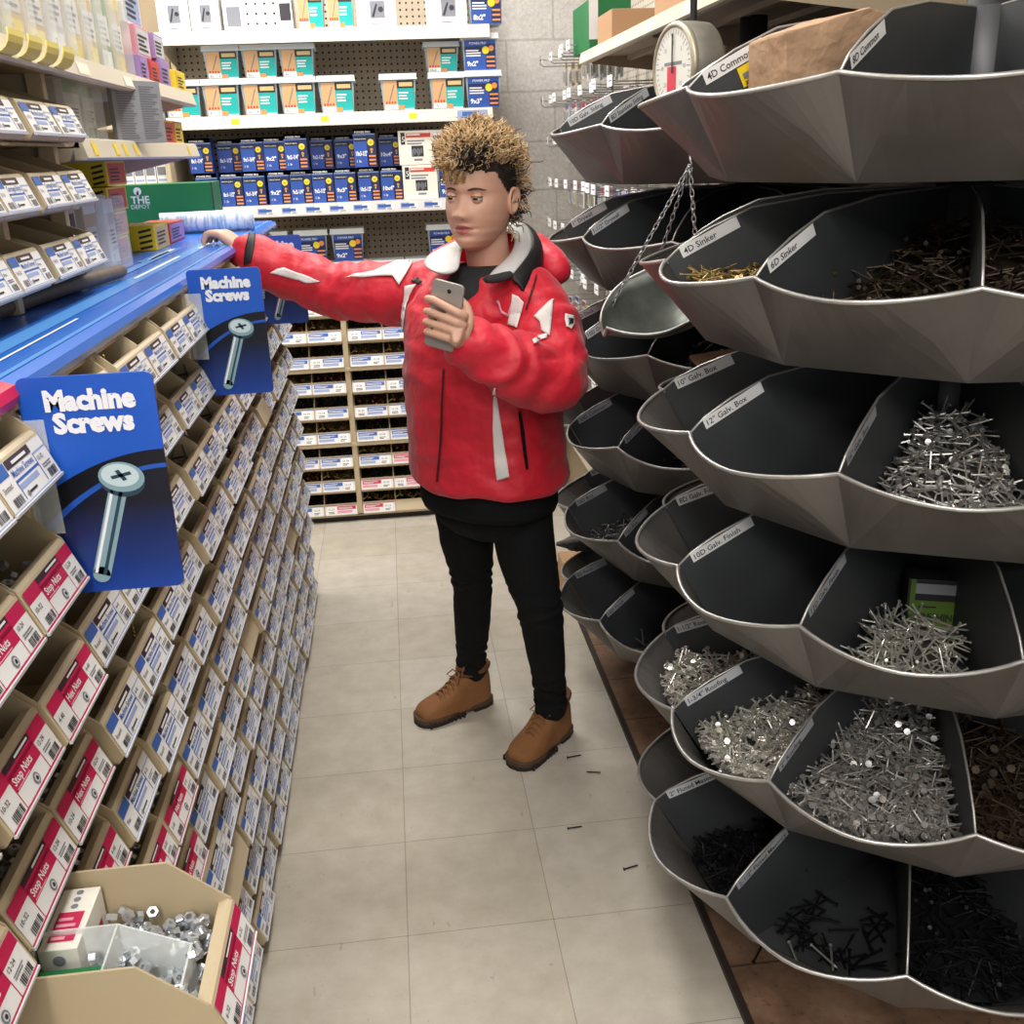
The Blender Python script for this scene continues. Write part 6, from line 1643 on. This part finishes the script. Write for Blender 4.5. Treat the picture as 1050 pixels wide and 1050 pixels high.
# trousers
tr = MB()
loft(tr, [(PO+Zv*z, Lv*a, Fv*b, 2.3) for z, a, b in ((.605, .10, .08), (.645, .155, .115), (.72, .165, .125), (.78, .15, .11))], 'cloth_black', 30)
limb(tr, [((.140, 2.495, .66), .079), ((.144, 2.502, .56), .073), (RK+Vector((0, 0, .02)), .055), ((.150, 2.555, .31), .052), ((.146, 2.580, .22), .046), ((.142, 2.595, .155), .0405), ((.141, 2.599, .115), .043)], 'cloth_black', 22)
limb(tr, [((.275, 2.372, .66), .080), ((.283, 2.350, .56), .075), (LK, .060), ((.318, 2.335, .335), .053), ((.328, 2.345, .24), .047), ((.334, 2.360, .155), .0415), ((.336, 2.365, .112), .045)], 'cloth_black', 22)
tme = remesh(tr, .006, 3, 'trousers')
nrm = [v.normal.copy() for v in tme.vertices]
for v, n in zip(tme.vertices, nrm):
    z = v.co.z; k = math.exp(-((z-.43)/.05)**2)+1.3*math.exp(-((z-.16)/.05)**2)
    v.co += n*(.0035*k*math.sin(z*170+mnoise.noise(v.co*18)*5)+.002*mnoise.noise(v.co*20))
for p in tme.polygons: p.use_smooth = True
tme.materials.clear(); tme.materials.append(MATS['cloth_black'])
pobj(tme, 'trousers', label='black skinny trousers')

# ---------------------------------------------------------------- boots
def boot(heel, toe, label):
    heel, toe = Vector(heel+(0,)), Vector(toe+(0,)); d = (toe-heel); L = d.length; d.normalize(); s = Vector((-d.y, d.x, 0)); M = Matrix(((d.x, s.x, 0, heel.x), (d.y, s.y, 0, heel.y), (0, 0, 1, 0), (0, 0, 0, 1))); k = L/.25
    u = MB(); vs, fs = [], []
    S = [(.002, .020, .104), (.012, .031, .118), (.035, .038, .124), (.070, .040, .124), (.098, .040, .116), (.118, .0405, .098), (.145, .0435, .080), (.175, .0465, .068), (.205, .0465, .060), (.228, .041, .053), (.243, .030, .044), (.249, .014, .034)]
    n = 17
    for x, hw, zt in S:
        for j in range(n):
            q = PI*j/(n-1); c, sn = math.cos(q), math.sin(q)
            e = .62 if x > .13 else .55
            vs.append((x*k, hw*math.copysign(abs(c)**e, c), .018+(zt-.018)*abs(sn)**(.75 if x > .12 else .55)))
    for i in range(len(S)-1):
        for j in range(n-1): q = i*n+j; fs.append((q, q+1, q+n+1, q+n))
    fs += [tuple(range(n)), tuple((len(S)-1)*n+j for j in range(n-1, -1, -1))]
    u.add(vs, fs, 'nubuck', True); u.xf(M)
    t = pobj(u, 'boot', label=label); sb = t.modifiers.new('s', 'SUBSURF'); sb.levels = sb.render_levels = 1
    so = MB(); outl = []
    for x, hw in ((-.004, .018), (.006, .032), (.035, .041), (.075, .041), (.105, .039), (.14, .043), (.175, .0495), (.205, .050), (.232, .044), (.248, .031), (.2565, .013)): outl.append((x*k, hw))
    pts = [(x, y, 0) for x, y in outl]+[(x, -y, 0) for x, y in reversed(outl)]
    so.prism([(x, y, .010) for x, y, z in pts], (0, 0, .015), 'sole'); so.xf(M)
    o = so.build('sole', t, bevel=.003)
    tr_ = MB(); tr_.prism([(x, y*.97, .0) for x, y, z in pts if x < .092*k], (0, 0, .012), 'sole_dark'); tr_.prism([(x, y*.97, .0) for x, y, z in pts if x > .10*k], (0, 0, .011), 'sole_dark')
    for i in range(9):
        xx = (.115+.014*i)*k
        for y0 in (-.05, .044): tr_.box((xx, y0, .002), (xx+.007, y0+.006, .016), 'sole_dark')
    tr_.xf(M); tr_.build('tread', t)
    co = MB(); co.tube([(.052*k+.052*k*math.cos(q)*.92, .036*math.sin(q), .122-.006*math.cos(q)) for q in [2*PI*i/24 for i in range(24)]], .0085, 'nubuck_dark', 8, closed=True); co.xf(M); co.build('padded_collar', t, label='darker padded ankle collar')
    to = MB(); to.prism([(.098*k, -.020, .112), (.098*k, .020, .112), (.088*k, .022, .150), (.084*k, .0, .156), (.088*k, -.022, .150)], (.006, 0, .001), 'nubuck'); to.xf(M); to.build('tongue', t, bevel=.002)
    la = MB(); xs = [.108, .122, .137, .152, .166]
    def top(x): return interp([(a, b) for a, h, b in S], x)
    for i, x in enumerate(xs):
        z = top(x); la.tube([(x*k, -.024, z-.010), (x*k+.004, -.012, z+.001), (x*k+.007, 0, z+.005), (x*k+.010, .012, z+.001), (x*k+.013, .024, z-.010)], .0022, 'lace', 6)
        la.tube([(x*k+.013, -.024, z-.012), (x*k+.006, 0, z+.006), (x*k, .024, z-.009)], .0022, 'lace', 6)
        
    z = top(.104)
    la.tube([(.104*k, 0, z+.006), (.112*k, .018, z+.014), (.125*k, .032, z-.004), (.118*k, .022, z-.010), (.104*k, 0, z+.006)], .002, 'lace', 6); la.tube([(.104*k, 0, z+.006), (.112*k, -.018, z+.014), (.125*k, -.032, z-.004), (.118*k, -.022, z-.010), (.104*k, 0, z+.006)], .002, 'lace', 6)
    la.xf(M); la.build('laces', t)
    ey = MB()
    for x in xs:
        for sg in (-1, 1): ey.lathe([(0, .0), (.0032, .001), (.0032, .002), (.0014, .0025)], 'nail_brass', 8, c=(x*k, sg*.0255, top(x)-.013))
    ey.xf(M); ey.build('eyelets', t)
    return t
boot((.190, 2.622), (-.022, 2.520), 'tan nubuck work boot')
boot((.384, 2.428), (.222, 2.256), 'tan nubuck work boot')

# ---------------------------------------------------------------- phone (held, a thing of its own)
t = thing('phone', 'silver phone held up in the left hand of the person', 'phone', PH_C); t.rotation_euler = Matrix((( PH_R.x, -PH_N.x, PH_U.x), (PH_R.y, -PH_N.y, PH_U.y), (PH_R.z, -PH_N.z, PH_U.z))).to_euler()
mb = MB(); a, b, r = .0345, .070, .009; pts = []
for cx, cz, a0 in ((a-r, -b+r, -90), (a-r, b-r, 0), (-a+r, b-r, 90), (-a+r, -b+r, 180)):
    for i in range(5): q = math.radians(a0+i*22.5); pts.append((cx+r*math.cos(q), -.0038, cz+r*math.sin(q)))
mb.prism(pts, (0, .0076, 0), 'phone_silver'); mb.build('phone_body', t, bevel=.0015)
mb = MB(); mb.box((-a+.002, .0036, -b+.008), (a-.002, .0042, b-.008), 'phone_black'); mb.build('screen', t)
mb = MB(); mb.lathe([(0, -.0046), (.0042, -.0046), (.0046, -.0038)], 'phone_black', 16, c=(.004, 0, .052), axis='y'); mb.build('camera_lens', t)
